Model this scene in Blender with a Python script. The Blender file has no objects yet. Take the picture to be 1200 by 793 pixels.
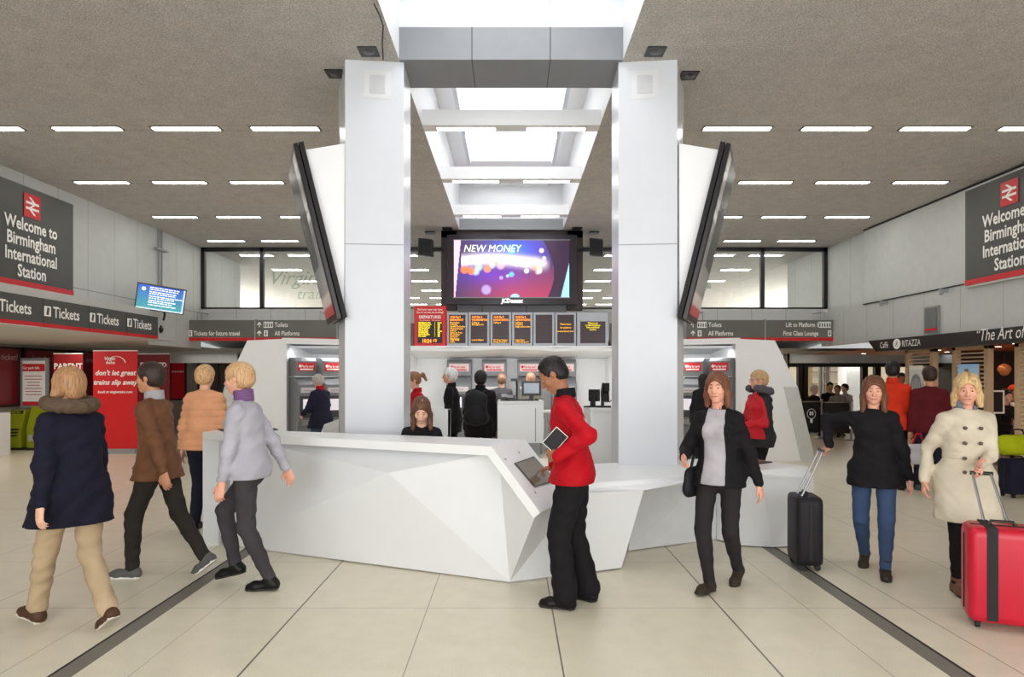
import bpy, math, random
import numpy as np
from mathutils import Vector, Matrix, Euler
random.seed(7)
PI = math.pi
SC = bpy.context.scene
COL = SC.collection
R = math.radians
EYE = 1.65; F = 800.0; CX = 599.0; CY = 440.0

def at(px, py, d):
    """world point seen at photo pixel px,py at distance d in front of the viewer"""
    return Vector(((px - CX) / F * d, d, EYE + (CY - py) / F * d))

# ------------------------------------------------------------------ materials
MATS = {}
def mat(name, col, rough=.5, metal=0., var=.04, vscale=6., bump=0., bscale=60., emit=0., ecol=None,
        spec=.5, stretch=None, coat=0.):
    if name in MATS: return MATS[name]
    m = bpy.data.materials.new(name); m.use_nodes = True; MATS[name] = m
    nt = m.node_tree; N = nt.nodes; L = nt.links; b = N['Principled BSDF']
    b.inputs['Roughness'].default_value = rough; b.inputs['Metallic'].default_value = metal
    b.inputs['Specular IOR Level'].default_value = spec
    b.inputs['Coat Weight'].default_value = coat
    tc = N.new('ShaderNodeTexCoord'); no = N.new('ShaderNodeTexNoise')
    no.inputs['Scale'].default_value = vscale; no.inputs['Detail'].default_value = 3
    L.new(tc.outputs['Object'], no.inputs['Vector'])
    r = N.new('ShaderNodeMapRange'); r.inputs['From Min'].default_value = .3; r.inputs['From Max'].default_value = .7
    r.inputs['To Min'].default_value = 1 - var; r.inputs['To Max'].default_value = 1 + var
    L.new(no.outputs['Fac'], r.inputs['Value'])
    mx = N.new('ShaderNodeVectorMath'); mx.operation = 'SCALE'; mx.inputs[0].default_value = col[:3]
    L.new(r.outputs['Result'], mx.inputs['Scale']); L.new(mx.outputs['Vector'], b.inputs['Base Color'])
    if bump > 0:
        n2 = N.new('ShaderNodeTexNoise'); n2.inputs['Scale'].default_value = bscale; n2.inputs['Detail'].default_value = 4
        if stretch:
            mp = N.new('ShaderNodeMapping'); mp.inputs['Scale'].default_value = stretch
            L.new(tc.outputs['Object'], mp.inputs['Vector']); L.new(mp.outputs['Vector'], n2.inputs['Vector'])
        else: L.new(tc.outputs['Object'], n2.inputs['Vector'])
        bp = N.new('ShaderNodeBump'); bp.inputs['Strength'].default_value = min(1, bump * 10); bp.inputs['Distance'].default_value = bump * .1
        L.new(n2.outputs['Fac'], bp.inputs['Height']); L.new(bp.outputs['Normal'], b.inputs['Normal'])
    if emit:
        b.inputs['Emission Color'].default_value = (*(ecol or col)[:3], 1); b.inputs['Emission Strength'].default_value = emit
    return m

def S(r, g, b):
    """sRGB 0-255 to linear"""
    f = lambda c: (c / 255 / 12.92) if c / 255 <= .04045 else ((c / 255 + .055) / 1.055) ** 2.4
    return (f(r), f(g), f(b))

def line_mat(name, col, lines, dark=.35, rough=.5, speck=None, bump=None, var=.03, spec=.5, mscale=None):
    """plain surface crossed by thin joints; lines = [(axis, 'at', pos, width, dark) | (axis,'mod',offset,pitch,width,dark)]"""
    m = mat(name, col, rough=rough, var=var, spec=spec)
    nt = m.node_tree; N = nt.nodes; L = nt.links; b = N['Principled BSDF']
    tc = [n for n in N if n.type == 'TEX_COORD'][0]
    sep = N.new('ShaderNodeSeparateXYZ'); L.new(tc.outputs['Object'], sep.inputs[0])
    src = b.inputs['Base Color'].links[0].from_socket
    def M(op, a, bb=None, c=None):
        n = N.new('ShaderNodeMath'); n.operation = op
        for i, v in enumerate((a, bb, c)):
            if v is None: continue
            if isinstance(v, (int, float)): n.inputs[i].default_value = v
            else: L.new(v, n.inputs[i])
        return n.outputs[0]
    fac = None
    for ln in lines:
        ax = sep.outputs[ln[0]]
        if ln[1] == 'at':
            d = M('ABSOLUTE', M('SUBTRACT', ax, ln[2])); w = ln[3]; dk = ln[4]
        else:
            q = M('FLOORED_MODULO', M('SUBTRACT', ax, ln[2] - ln[3] / 2), ln[3])
            d = M('ABSOLUTE', M('SUBTRACT', q, ln[3] / 2)); w = ln[4]; dk = ln[5]
        k = M('MULTIPLY', M('LESS_THAN', d, w), 1 - dk)
        k = M('SUBTRACT', 1.0, k)
        fac = k if fac is None else M('MINIMUM', fac, k)
    if speck:
        no = N.new('ShaderNodeTexNoise'); no.inputs['Scale'].default_value = speck[0]; no.inputs['Detail'].default_value = 2
        L.new(tc.outputs['Object'], no.inputs['Vector'])
        mr = N.new('ShaderNodeMapRange'); mr.inputs['From Min'].default_value = .35; mr.inputs['From Max'].default_value = .65
        mr.inputs['To Min'].default_value = 1 - speck[1]; mr.inputs['To Max'].default_value = 1 + speck[1]
        L.new(no.outputs['Fac'], mr.inputs['Value'])
        fac = mr.outputs['Result'] if fac is None else M('MULTIPLY', fac, mr.outputs['Result'])
    if fac is not None:
        mx = N.new('ShaderNodeVectorMath'); mx.operation = 'SCALE'
        L.new(src, mx.inputs[0]); L.new(fac, mx.inputs['Scale']); L.new(mx.outputs['Vector'], b.inputs['Base Color'])
    if bump:
        n2 = N.new('ShaderNodeTexNoise'); n2.inputs['Scale'].default_value = bump[0]; n2.inputs['Detail'].default_value = 5
        n2.inputs['Roughness'].default_value = .7
        L.new(tc.outputs['Object'], n2.inputs['Vector'])
        bp = N.new('ShaderNodeBump'); bp.inputs['Strength'].default_value = bump[2]; bp.inputs['Distance'].default_value = bump[1]
        L.new(n2.outputs['Fac'], bp.inputs['Height']); L.new(bp.outputs['Normal'], b.inputs['Normal'])
    return m

def glass_mat(name, tint=(1, 1, 1), refl=.08, rough=.0):
    m = bpy.data.materials.new(name); m.use_nodes = True; MATS[name] = m
    nt = m.node_tree; N = nt.nodes; L = nt.links; N.remove(N['Principled BSDF'])
    out = N['Material Output']; t = N.new('ShaderNodeBsdfTransparent'); g = N.new('ShaderNodeBsdfGlossy')
    g.inputs['Roughness'].default_value = rough; mx = N.new('ShaderNodeMixShader')
    tc = N.new('ShaderNodeTexCoord'); no = N.new('ShaderNodeTexNoise'); no.inputs['Scale'].default_value = 2
    L.new(tc.outputs['Object'], no.inputs['Vector'])
    mr = N.new('ShaderNodeMapRange'); mr.inputs['To Min'].default_value = refl * .8; mr.inputs['To Max'].default_value = refl * 1.2
    L.new(no.outputs['Fac'], mr.inputs['Value']); L.new(mr.outputs['Result'], mx.inputs['Fac'])
    t.inputs['Color'].default_value = (*tint, 1)
    L.new(t.outputs[0], mx.inputs[1]); L.new(g.outputs[0], mx.inputs[2]); L.new(mx.outputs[0], out.inputs['Surface'])
    return m

def attr_emit_mat(name, strength=1.):
    m = bpy.data.materials.new(name); m.use_nodes = True; MATS[name] = m
    nt = m.node_tree; N = nt.nodes; L = nt.links; b = N['Principled BSDF']
    a = N.new('ShaderNodeAttribute'); a.attribute_name = 'Col'
    L.new(a.outputs['Color'], b.inputs['Base Color']); L.new(a.outputs['Color'], b.inputs['Emission Color'])
    b.inputs['Emission Strength'].default_value = strength; b.inputs['Roughness'].default_value = .3
    return m

# ------------------------------------------------------------------ object helpers
def tag(o, label=None, cat=None, group=None, kind=None):
    if label: o['label'] = label
    if cat: o['category'] = cat
    if group: o['group'] = group
    if kind: o['kind'] = kind
    return o

def empty(name, loc, label=None, cat=None, group=None, rz=0):
    o = bpy.data.objects.new(name, None); COL.objects.link(o)
    o.location = loc; o.rotation_euler = (0, 0, rz); o.empty_display_size = .1
    return tag(o, label, cat, group)

def root_of(o):
    while o.parent: o = o.parent
    return o

def copy_tree(o, parent=None, loc=None, rz=None, label=None, group=None):
    c = o.copy(); COL.objects.link(c)
    if parent: c.parent = parent
    for ch in list(o.children): copy_tree(ch, c)
    if loc is not None: c.location = loc
    if rz is not None: c.rotation_euler.z = rz
    if label: c['label'] = label
    if group: c['group'] = group
    return c

class MB:
    """collects faces for ONE mesh; world coordinates unless local=True at build"""
    def __init__(s): s.v = []; s.f = []; s.sm = []
    def add(s, vs, fs, smooth=False):
        n = len(s.v); s.v += [Vector(v) for v in vs]; s.f += [tuple(i + n for i in f) for f in fs]; s.sm += [smooth] * len(fs); return s
    def box(s, lo, hi, M=None):
        x0, y0, z0 = lo; x1, y1, z1 = hi
        vs = [(x0,y0,z0),(x1,y0,z0),(x1,y1,z0),(x0,y1,z0),(x0,y0,z1),(x1,y0,z1),(x1,y1,z1),(x0,y1,z1)]
        if M is not None: vs = [M @ Vector(v) for v in vs]
        return s.add(vs, [(0,3,2,1),(4,5,6,7),(0,1,5,4),(1,2,6,5),(2,3,7,6),(3,0,4,7)])
    def quad(s, a, b, c, d): return s.add([a, b, c, d], [(0, 1, 2, 3)])
    def poly(s, pts): return s.add(pts, [tuple(range(len(pts)))])
    def prism(s, pts, off):
        """solid from a flat polygon pushed along off"""
        n = len(pts); off = Vector(off); a = [Vector(p) for p in pts]
        return s.add(a + [p + off for p in a], [tuple(range(n))[::-1], tuple(range(n, 2 * n))] + [(i, (i + 1) % n, n + (i + 1) % n, n + i) for i in range(n)])
    def tube(s, pts, r, n=10, cap=True):
        pts = [Vector(p) for p in pts]; rr = r if isinstance(r, (list, tuple)) else [r] * len(pts)
        base = len(s.v); up = Vector((0, 0, 1))
        d0 = (pts[1] - pts[0]).normalized()
        u = d0.cross(up if abs(d0.z) < .9 else Vector((1, 0, 0))).normalized()
        vs = []
        for i, p in enumerate(pts):
            if i == 0: d = d0
            elif i == len(pts) - 1: d = (pts[-1] - pts[-2]).normalized()
            else: d = ((pts[i + 1] - p).normalized() + (p - pts[i - 1]).normalized()).normalized()
            u = (u - d * u.dot(d)).normalized(); w = d.cross(u)
            for k in range(n):
                a = 2 * PI * k / n; vs.append(p + (u * math.cos(a) + w * math.sin(a)) * rr[i])
        fs = [(i * n + k, i * n + (k + 1) % n, (i + 1) * n + (k + 1) % n, (i + 1) * n + k) for i in range(len(pts) - 1) for k in range(n)]
        s.add(vs, fs, True)
        if cap: s.add(vs[:n][::-1], [tuple(range(n))]); s.add(vs[-n:], [tuple(range(n))])
        return s
    def lathe(s, prof, c, n=24):
        c = Vector(c); vs = [c + Vector((r * math.cos(2 * PI * k / n), r * math.sin(2 * PI * k / n), z)) for r, z in prof for k in range(n)]
        m = len(prof)
        return s.add(vs, [(i * n + k, i * n + (k + 1) % n, (i + 1) * n + (k + 1) % n, (i + 1) * n + k) for i in range(m - 1) for k in range(n)], True)
    def disc(s, c, r, nrm, n=24, u=None):
        nrm = Vector(nrm).normalized(); c = Vector(c)
        u = nrm.cross(Vector((0, 0, 1)) if abs(nrm.z) < .9 else Vector((1, 0, 0))).normalized(); w = nrm.cross(u)
        return s.add([c + (u * math.cos(2 * PI * k / n) + w * math.sin(2 * PI * k / n)) * r for k in range(n)], [tuple(range(n))])
    def xf(s, M): s.v = [M @ v for v in s.v]; return s
    def build(s, name, m, parent=None, local=False, bevel=0, label=None, keep=False):
        """local: coordinates already in the parent's frame"""
        vs = s.v; loc = Vector((0, 0, 0))
        if parent is not None and not local:
            Mi = Matrix.LocRotScale(root_of(parent).location, root_of(parent).rotation_euler, None).inverted()
            vs = [Mi @ v for v in vs]
        elif parent is None and not local and not keep:
            lo = Vector([min(v[i] for v in vs) for i in range(3)]); hi = Vector([max(v[i] for v in vs) for i in range(3)])
            loc = Vector(((lo.x + hi.x) / 2, (lo.y + hi.y) / 2, lo.z)); vs = [v - loc for v in vs]
        me = bpy.data.meshes.new(name); me.from_pydata([tuple(v) for v in vs], [], s.f); me.update()
        me.polygons.foreach_set('use_smooth', s.sm)
        import bmesh
        bm = bmesh.new(); bm.from_mesh(me); bmesh.ops.recalc_face_normals(bm, faces=bm.faces[:]); bm.to_mesh(me); bm.free()
        for mm in (m if isinstance(m, (list, tuple)) else [m]): me.materials.append(mm)
        o = bpy.data.objects.new(name, me); COL.objects.link(o); o.location = loc
        if parent is not None: o.parent = parent
        if bevel:
            md = o.modifiers.new('edge', 'BEVEL'); md.width = bevel; md.segments = 2; md.limit_method = 'ANGLE'; md.angle_limit = R(30)
        if label: o['label'] = label
        return o

def struct(name, mb, m, bevel=0):
    return tag(mb.build(name, m, keep=True, bevel=bevel), kind='structure')

# ------------------------------------------------------------------ lettering
_fc = {}
def text_mb(body, size, origin, right, up, align='LEFT', bold=0., shear=0., space=1., sx=1., line=1.):
    """lettering as flat polygons lying in the plane (right, up) through origin"""
    cu = bpy.data.curves.new('t', 'FONT'); cu.body = body; cu.size = size; cu.align_x = align
    cu.offset = bold; cu.shear = shear; cu.space_character = space; cu.space_line = line
    cu.resolution_u = 2
    o = bpy.data.objects.new('t', cu); COL.objects.link(o)
    dg = bpy.context.evaluated_depsgraph_get(); me = bpy.data.meshes.new_from_object(o.evaluated_get(dg))
    vs = [v.co.copy() for v in me.vertices]; fs = [tuple(p.vertices) for p in me.polygons]
    bpy.data.objects.remove(o); bpy.data.curves.remove(cu); bpy.data.meshes.remove(me)
    r = Vector(right).normalized(); u = Vector(up).normalized(); og = Vector(origin)
    m = MB(); m.add([og + r * v.x * sx + u * v.y for v in vs], fs); return m

def merge(*ms):
    o = MB()
    for m in ms: o.add(m.v, m.f)
    return o
def join(o, m): o.add(m.v, m.f); return o

# ------------------------------------------------------------------ volumes (smooth unions) -> one continuous surface
BIG = .25
class Vol:
    def __init__(s, lo, hi, h):
        s.h = h; s.lo = np.array(lo, dtype=np.float64)
        n = np.ceil((np.array(hi) - s.lo) / h).astype(int) + 1
        s.n = n; s.D = np.full(tuple(n), BIG, dtype=np.float32)
        s.ax = [s.lo[i] + np.arange(n[i]) * h for i in range(3)]
    def _win(s, lo, hi):
        a = np.maximum(np.floor((np.array(lo) - s.lo) / s.h).astype(int), 0)
        b = np.minimum(np.ceil((np.array(hi) - s.lo) / s.h).astype(int) + 1, s.n)
        if np.any(b <= a): return None
        sl = tuple(slice(a[i], b[i]) for i in range(3))
        X = s.ax[0][sl[0]][:, None, None]; Y = s.ax[1][sl[1]][None, :, None]; Z = s.ax[2][sl[2]][None, None, :]
        return sl, X, Y, Z
    def _comb(s, sl, d, k, op):
        a = s.D[sl]
        if op == 'u':
            h = np.maximum(k - np.abs(a - d), 0) / k; r = np.minimum(a, d) - h * h * k * .25
        elif op == 's':
            h = np.maximum(k - np.abs(a + d), 0) / k; r = np.maximum(a, -d) + h * h * k * .25
        else: r = np.maximum(a, d)
        s.D[sl] = r.astype(np.float32)
    def cone(s, a, b, ra, rb, k=.02, op='u', flat=None, ratio=1.):
        """tapered round limb; flat=direction squeezed by ratio"""
        a = np.array(a, float); b = np.array(b, float); m = max(ra, rb) * max(1, 1) + k + 2.5 * s.h + .01
        w = s._win(np.minimum(a, b) - m, np.maximum(a, b) + m)
        if w is None: return s
        sl, X, Y, Z = w; ba = b - a; L2 = max(1e-9, ba @ ba)
        t = np.clip(((X - a[0]) * ba[0] + (Y - a[1]) * ba[1] + (Z - a[2]) * ba[2]) / L2, 0, 1)
        qx = X - a[0] - t * ba[0]; qy = Y - a[1] - t * ba[1]; qz = Z - a[2] - t * ba[2]
        r = ra + (rb - ra) * t
        q2 = qx * qx + qy * qy + qz * qz
        if flat is not None:
            f = np.array(flat, float); f = f / np.linalg.norm(f); c = qx * f[0] + qy * f[1] + qz * f[2]
            q2 = q2 + c * c * (1 / ratio ** 2 - 1); d = np.sqrt(q2) - r; d = np.where(d < 0, d * ratio, d)
        else: d = np.sqrt(q2) - r
        s._comb(sl, d, k, op); return s
    def ell(s, c, r, k=.015, op='u', M=None):
        c = np.array(c, float); r = np.array(r, float); m = max(r) + k + 2.5 * s.h + .01
        w = s._win(c - m, c + m)
        if w is None: return s
        sl, X, Y, Z = w; x, y, z = X - c[0], Y - c[1], Z - c[2]
        if M is not None:
            Mi = np.array(M).T
            x, y, z = (Mi[0,0]*x+Mi[0,1]*y+Mi[0,2]*z, Mi[1,0]*x+Mi[1,1]*y+Mi[1,2]*z, Mi[2,0]*x+Mi[2,1]*y+Mi[2,2]*z)
        k0 = np.sqrt((x/r[0])**2 + (y/r[1])**2 + (z/r[2])**2); k1 = np.sqrt((x/r[0]**2)**2 + (y/r[1]**2)**2 + (z/r[2]**2)**2)
        d = k0 * (k0 - 1) / np.maximum(k1, 1e-6)
        s._comb(sl, d, k, op); return s
    def cut(s, o, n):
        """remove everything on the n side of the plane through o"""
        X = s.ax[0][:, None, None]; Y = s.ax[1][None, :, None]; Z = s.ax[2][None, None, :]
        n = np.array(n, float); n = n / np.linalg.norm(n)
        s.D = np.maximum(s.D, ((X - o[0]) * n[0] + (Y - o[1]) * n[1] + (Z - o[2]) * n[2]).astype(np.float32)); return s
    def disp(s, fn):
        X = s.ax[0][:, None, None]; Y = s.ax[1][None, :, None]; Z = s.ax[2][None, None, :]
        s.D = s.D + fn(X, Y, Z).astype(np.float32); return s
    def mesh(s):
        D = s.D; D[0] = D[-1] = BIG; D[:, 0] = D[:, -1] = BIG; D[:, :, 0] = D[:, :, -1] = BIG
        ins = D < 0; nx, ny, nz = D.shape
        cnt = np.zeros((nx-1, ny-1, nz-1), np.int8)
        for i in (0, 1):
            for j in (0, 1):
                for k in (0, 1): cnt += ins[i:nx-1+i, j:ny-1+j, k:nz-1+k]
        act = (cnt > 0) & (cnt < 8); I, J, K = np.nonzero(act)
        vid = np.full(act.shape, -1, np.int64); vid[I, J, K] = np.arange(len(I))
        P = np.zeros((len(I), 3)); C = np.zeros(len(I))
        cs = [(0,0,0),(1,0,0),(0,1,0),(1,1,0),(0,0,1),(1,0,1),(0,1,1),(1,1,1)]
        for a in range(8):
            for b in range(a + 1, 8):
                ca, cb = cs[a], cs[b]
                if sum(abs(ca[q] - cb[q]) for q in range(3)) != 1: continue
                da = D[I+ca[0], J+ca[1], K+ca[2]]; db = D[I+cb[0], J+cb[1], K+cb[2]]; mk = (da < 0) != (db < 0)
                t = np.where(mk, da / np.where(mk, da - db, 1), 0)
                for q in range(3): P[:, q] += mk * (ca[q] + t * (cb[q] - ca[q]))
                C += mk
        P = P / C[:, None]; V = s.lo + (np.stack([I, J, K], 1) + P) * s.h
        Q = []
        for ax in range(3):
            sa = [slice(None)] * 3; sb = [slice(None)] * 3; sa[ax] = slice(0, -1); sb[ax] = slice(1, None)
            ch = ins[tuple(sa)] != ins[tuple(sb)]; idx = list(np.nonzero(ch)); u, v = [(1, 2), (2, 0), (0, 1)][ax]
            ok = (idx[u] > 0) & (idx[v] > 0) & (idx[u] < act.shape[u]) & (idx[v] < act.shape[v]); idx = [q[ok] for q in idx]
            flip = ins[tuple(sa)][idx[0], idx[1], idx[2]]
            def g(du, dv):
                q = list(idx); q[u] = q[u] + du; q[v] = q[v] + dv; return vid[q[0], q[1], q[2]]
            a, b, c, d = g(-1, -1), g(0, -1), g(0, 0), g(-1, 0)
            Q.append(np.where(flip[:, None], np.stack([a, b, c, d], 1), np.stack([d, c, b, a], 1)))
        return V, np.concatenate(Q)
    def build(s, name, m, parent, xf=None):
        V, Q = s.mesh()
        me = bpy.data.meshes.new(name); me.vertices.add(len(V)); me.vertices.foreach_set('co', V.astype(np.float32).ravel())
        me.loops.add(len(Q) * 4); me.loops.foreach_set('vertex_index', Q.astype(np.int32).ravel())
        me.polygons.add(len(Q)); me.polygons.foreach_set('loop_start', np.arange(len(Q), dtype=np.int32) * 4)
        try: me.polygons.foreach_set('loop_total', np.full(len(Q), 4, dtype=np.int32))
        except Exception: pass
        me.update(calc_edges=True); me.validate(); me.polygons.foreach_set('use_smooth', [True] * len(me.polygons))
        me.materials.append(m); o = bpy.data.objects.new(name, me); COL.objects.link(o); o.parent = parent
        return o
# ================================================================== people
def rot_to(yaw, pitch, roll=0):
    """head frame: columns = side, fwd, up   (local: forward is -Y, the figure's left is +X)"""
    return Matrix.Rotation(yaw, 3, 'Z') @ Matrix.Rotation(pitch, 3, 'X') @ Matrix.Rotation(roll, 3, 'Y')

def ik(a, b, l1, l2, hint):
    a = Vector(a); b = Vector(b); d = b - a; L = min(d.length, (l1 + l2) * .999); u = d.normalized(); b = a + u * L
    x = (l1 * l1 - l2 * l2 + L * L) / (2 * L); h = math.sqrt(max(0, l1 * l1 - x * x))
    hv = Vector(hint); hv = (hv - u * hv.dot(u)).normalized()
    return a + u * x + hv * h, b

SKIN = dict(light=S(226, 178, 152), mid=S(196, 140, 108), tan=S(160, 108, 80), dark=S(92, 58, 42), rosy=S(224, 164, 140))
def skin(k): return mat('skin_' + k, SKIN[k], rough=.5, var=.05, vscale=20, spec=.35)
def hair_mat(key, rgb):
    m = mat('hair_' + key, S(*rgb), rough=.5, var=.38, vscale=1, spec=.35)
    nt = m.node_tree; N = nt.nodes; L = nt.links; no = [n for n in N if n.type == 'TEX_NOISE'][0]
    if not any(n.type == 'MAPPING' for n in N):
        mp = N.new('ShaderNodeMapping'); mp.inputs['Scale'].default_value = (110, 110, 9); L.new([n for n in N if n.type == 'TEX_COORD'][0].outputs['Object'], mp.inputs['Vector']); L.new(mp.outputs['Vector'], no.inputs['Vector'])
        bp = N.new('ShaderNodeBump'); bp.inputs['Strength'].default_value = .5; bp.inputs['Distance'].default_value = .004; L.new(no.outputs['Fac'], bp.inputs['Height']); L.new(bp.outputs['Normal'], N['Principled BSDF'].inputs['Normal'])
    return m
def cloth(name, rgb, rough=.85, bump=.02, bs=9, var=.12): return mat(name, S(*rgb), rough=rough, var=var, vscale=5, bump=bump, bscale=bs, spec=.2)

def P3(side, fwd, up): return Vector((side, -fwd, up))

def person(label, x, y, face, H=1.72, z0=0., sk='light', h=.009, sex='m', pel=(0, .93), lean=2, head=(0, 0), roll=0,
           feet=None, hands=None, hand_dir=None, curl=(.35, .35), elbow=None, knee=None, top=None, legs=None, shoes=None, hair=None,
           group=None, extra=None, glasses=False, build=1.0, yawt=0, point=None, cover=False):
    """feet/hands: {'L':(side,fwd,up[,pitch,yaw]),'R':...} in metres for a 1.75 m figure"""
    s = H / 1.75
    root = empty('person', (x, y, z0), label, 'person', group, R(face))
    W = {}
    feet = feet or {'L': (.1, .0, 0, 0, 8), 'R': (-.1, .0, 0, 0, 8)}
    hands = hands or {'L': (.25, .02, .8), 'R': (-.25, .02, .8)}
    ln = R(lean); spd = Vector((0, -math.sin(ln), math.cos(ln)))
    pelv = P3(0, pel[0], pel[1]); fem = sex == 'f'
    shw = (.14 if fem else .16) * (.5 + build * .5); hpw = .095 if fem else .09
    neck = pelv + spd * .54; chest = pelv + spd * .36; waist = pelv + spd * .15
    Ry = Matrix.Rotation(R(yawt), 3, 'Z')
    sd = Ry @ Vector((1, 0, 0)); fw = Ry @ Vector((0, -1, 0)); fwl = (fw - spd * fw.dot(spd)).normalized()
    HM = rot_to(R(yawt + head[0]), R(head[1] + lean * .5), R(roll))
    hs = .96 if fem else 1.0
    hup = HM @ Vector((0, 0, 1)); 
    hc = neck + (spd * .5 + hup * .5).normalized() * .165 + fw * .015
    def hp(a, f, u): return hc + HM @ Vector((a * hs, -f * hs, u * hs))
    J = {}
    for k, sg in (('L', 1), ('R', -1)):
        hip = pelv + sd * sg * hpw - Vector((0, 0, .02)); ft = feet[k]; pit = R(ft[3] if len(ft) > 3 else 0); yw = R((ft[4] if len(ft) > 4 else 6) * sg)
        fd = Vector((math.sin(yw) , -math.cos(yw), 0)); 
        tdir = (fd * math.cos(pit) - Vector((0, 0, 1)) * math.sin(pit)).normalized()   # pitch>0: toe down, heel up
        nup = (fd * math.sin(pit) + Vector((0, 0, 1)) * math.cos(pit)).normalized()
        ball = P3(ft[0], ft[1] + .13, ft[2])
        if pit > 0: heel = ball - tdir * .16
        else: heel = P3(ft[0], ft[1] - .03, ft[2]); 
        ank = heel + tdir * .045 + nup * .085
        kh = (knee or {}).get(k, (sg * .08, 1, 0))
        kn, an = ik(hip, ank, .43, .425, P3(*kh))
        sh = neck + sd * sg * shw - spd * .09
        eh = (elbow or {}).get(k, (sg * .45, -1, -.2)); el, wr = ik(sh, P3(*hands[k]), .29, .255, P3(*eh))
        J[k] = dict(hip=hip, kn=kn, an=an, heel=heel, t=tdir, n=nup, sh=sh, el=el, wr=wr, sg=sg)
    pts = [hc + Vector((0, 0, .16)), pelv] + [J[k][q] for k in 'LR' for q in ('kn', 'an', 'heel', 'sh', 'el', 'wr')]
    lo = [min(p[i] for p in pts) - .22 for i in range(3)]; hi = [max(p[i] for p in pts) + .22 for i in range(3)]; lo[2] = -.02 + min(0, lo[2] * 0)
    def V(hh=None): return Vol(lo, hi, hh or h)
    b = build
    # ---- body: one continuous surface
    v = V()
    v.cone(pelv, waist, .125 * b, .105 * b, .05, flat=fwl, ratio=.7).cone(waist, chest, .105 * b, .12 * b, .05, flat=fwl, ratio=.68)
    v.cone(J['L']['sh'] - sd * .05, J['R']['sh'] + sd * .05, .045, .045, .05).cone(neck - spd * .05, hp(0, -.015, -.05), .06, .052 if not fem else .046, .03)
    v.cone(neck - spd * .06, (J['L']['sh']), .036, .03, .04).cone(neck - spd * .06, (J['R']['sh']), .036, .03, .04)
    for k in 'LR':
        j = J[k]
        v.cone(j['hip'], j['kn'], .082 * b, .052, .03).cone(j['kn'], j['an'], .05, .036, .02)
        v.cone(j['kn'] * .85 + j['an'] * .15, j['kn'] * .45 + j['an'] * .55, .05, .04, .02)
        v.cone(j['an'], j['heel'] + j['t'] * .03 + j['n'] * .04, .032, .026, .02).cone(j['heel'] + j['t'] * .03 + j['n'] * .036, j['heel'] + j['t'] * .18 + j['n'] * .026, .026, .017, .02)
        v.cone(j['sh'], j['el'], .042 * b, .034, .03).cone(j['el'], j['wr'], .034, .026, .02)
        # hand
        fdir = (j['wr'] - j['el']).normalized(); hd = Vector(P3(*hand_dir[k])).normalized() if hand_dir and k in hand_dir else (fdir * .8 + Vector((0, 0, -.2))).normalized()
        inn = -sd * j['sg']; nn = (inn - hd * inn.dot(hd)).normalized()
        if hand_dir and (k + 'n') in hand_dir: nn = Vector(P3(*hand_dir[k + 'n'])); nn = (nn - hd * nn.dot(hd)).normalized()
        ww = hd.cross(nn) * (1 if k == 'L' else -1)
        if ww.dot(fw) < 0 and not (hand_dir and k in hand_dir): ww = -ww
        if hand_dir and (k + 'flip') in hand_dir: ww = -ww
        mr = h * .72; rm = lambda r: max(r, mr)
        w0 = j['wr']; v.cone(w0, w0 + hd * .025, .028, .03, .015, flat=nn, ratio=.7)
        v.cone(w0 + hd * .03, w0 + hd * .075, .036, .04, .012, flat=nn, ratio=.42)
        cl = curl[0] if k == 'L' else curl[1]
        for i, (off, l, rr) in enumerate(((.029, .072, .0088), (.0095, .08, .009), (-.0105, .073, .0086), (-.029, .056, .0076))):
            c = cl + i * .07
            if point == k: c = .05 if i == 0 else .75
            p = w0 + hd * .082 + ww * off; a = c * .7; segs = (.45, .3, .25)
            for q in range(3):
                d = hd * math.cos(a) + nn * math.sin(a); e = p + d * l * segs[q]; v.cone(p, e, rm(rr - q * .0006), rm(rr - (q + 1) * .0006), .004); p = e; a += c * 1.1
        tb = w0 + hd * .03 + ww * .028; t1 = tb + (ww * .62 + hd * .7 + nn * .25) * .036; t2 = t1 + (ww * .2 + hd * .9 + nn * (.2 + cl * .4)) * .032
        v.cone(tb, t1, rm(.0125), rm(.0105), .008).cone(t1, t2, rm(.0105), rm(.0085), .004)
        j['hand'] = w0 + hd * .08; j['hd'] = hd; j['nn'] = nn; j['ww'] = ww; j['tip'] = w0 + hd * .15
    # head
    HMn = np.array(HM)
    def he(a, f, u, r, k=.012, op='u'): v.ell(hp(a, f, u), [q * hs for q in r], k, op, M=HMn)
    def hcn(A, B, ra, rb, k=.01, op='u'): v.cone(hp(*A), hp(*B), ra, rb, k, op)
    he(0, -.012, .03, (.076, .098, .088)); he(0, .03, -.025, (.064, .066, .09), .03)
    hcn((.05, 0, -.055), (.012, .066, -.098), .02, .017, .02); hcn((-.05, 0, -.055), (-.012, .066, -.098), .02, .017, .02)
    he(0, .068, -.094, (.024, .02, .02), .02)
    if h < .013:
        hcn((.012, .086, .026), (.044, .074, .024), .008, .008, .012); hcn((-.012, .086, .026), (-.044, .074, .024), .008, .008, .012)
        he(.031, .1, .004, (.016, .02, .0085), .008, 's'); he(-.031, .1, .004, (.016, .02, .0085), .008, 's')
        he(.031, .0805, .0125, (.0165, .011, .0065), .004); he(-.031, .0805, .0125, (.0165, .011, .0065), .004); he(.031, .079, -.006, (.015, .01, .005), .004); he(-.031, .079, -.006, (.015, .01, .005), .004); he(.04, .065, -.03, (.022, .02, .02), .02); he(-.04, .065, -.03, (.022, .02, .02), .02)
        hcn((0, .09, .012), (0, .113, -.03), .008, .0125, .01); he(.011, .1, -.035, (.009, .01, .008), .008); he(-.011, .1, -.035, (.009, .01, .008), .008)
        hcn((-.018, .09, -.062), (.018, .09, -.062), .008, .008, .012)
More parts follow.
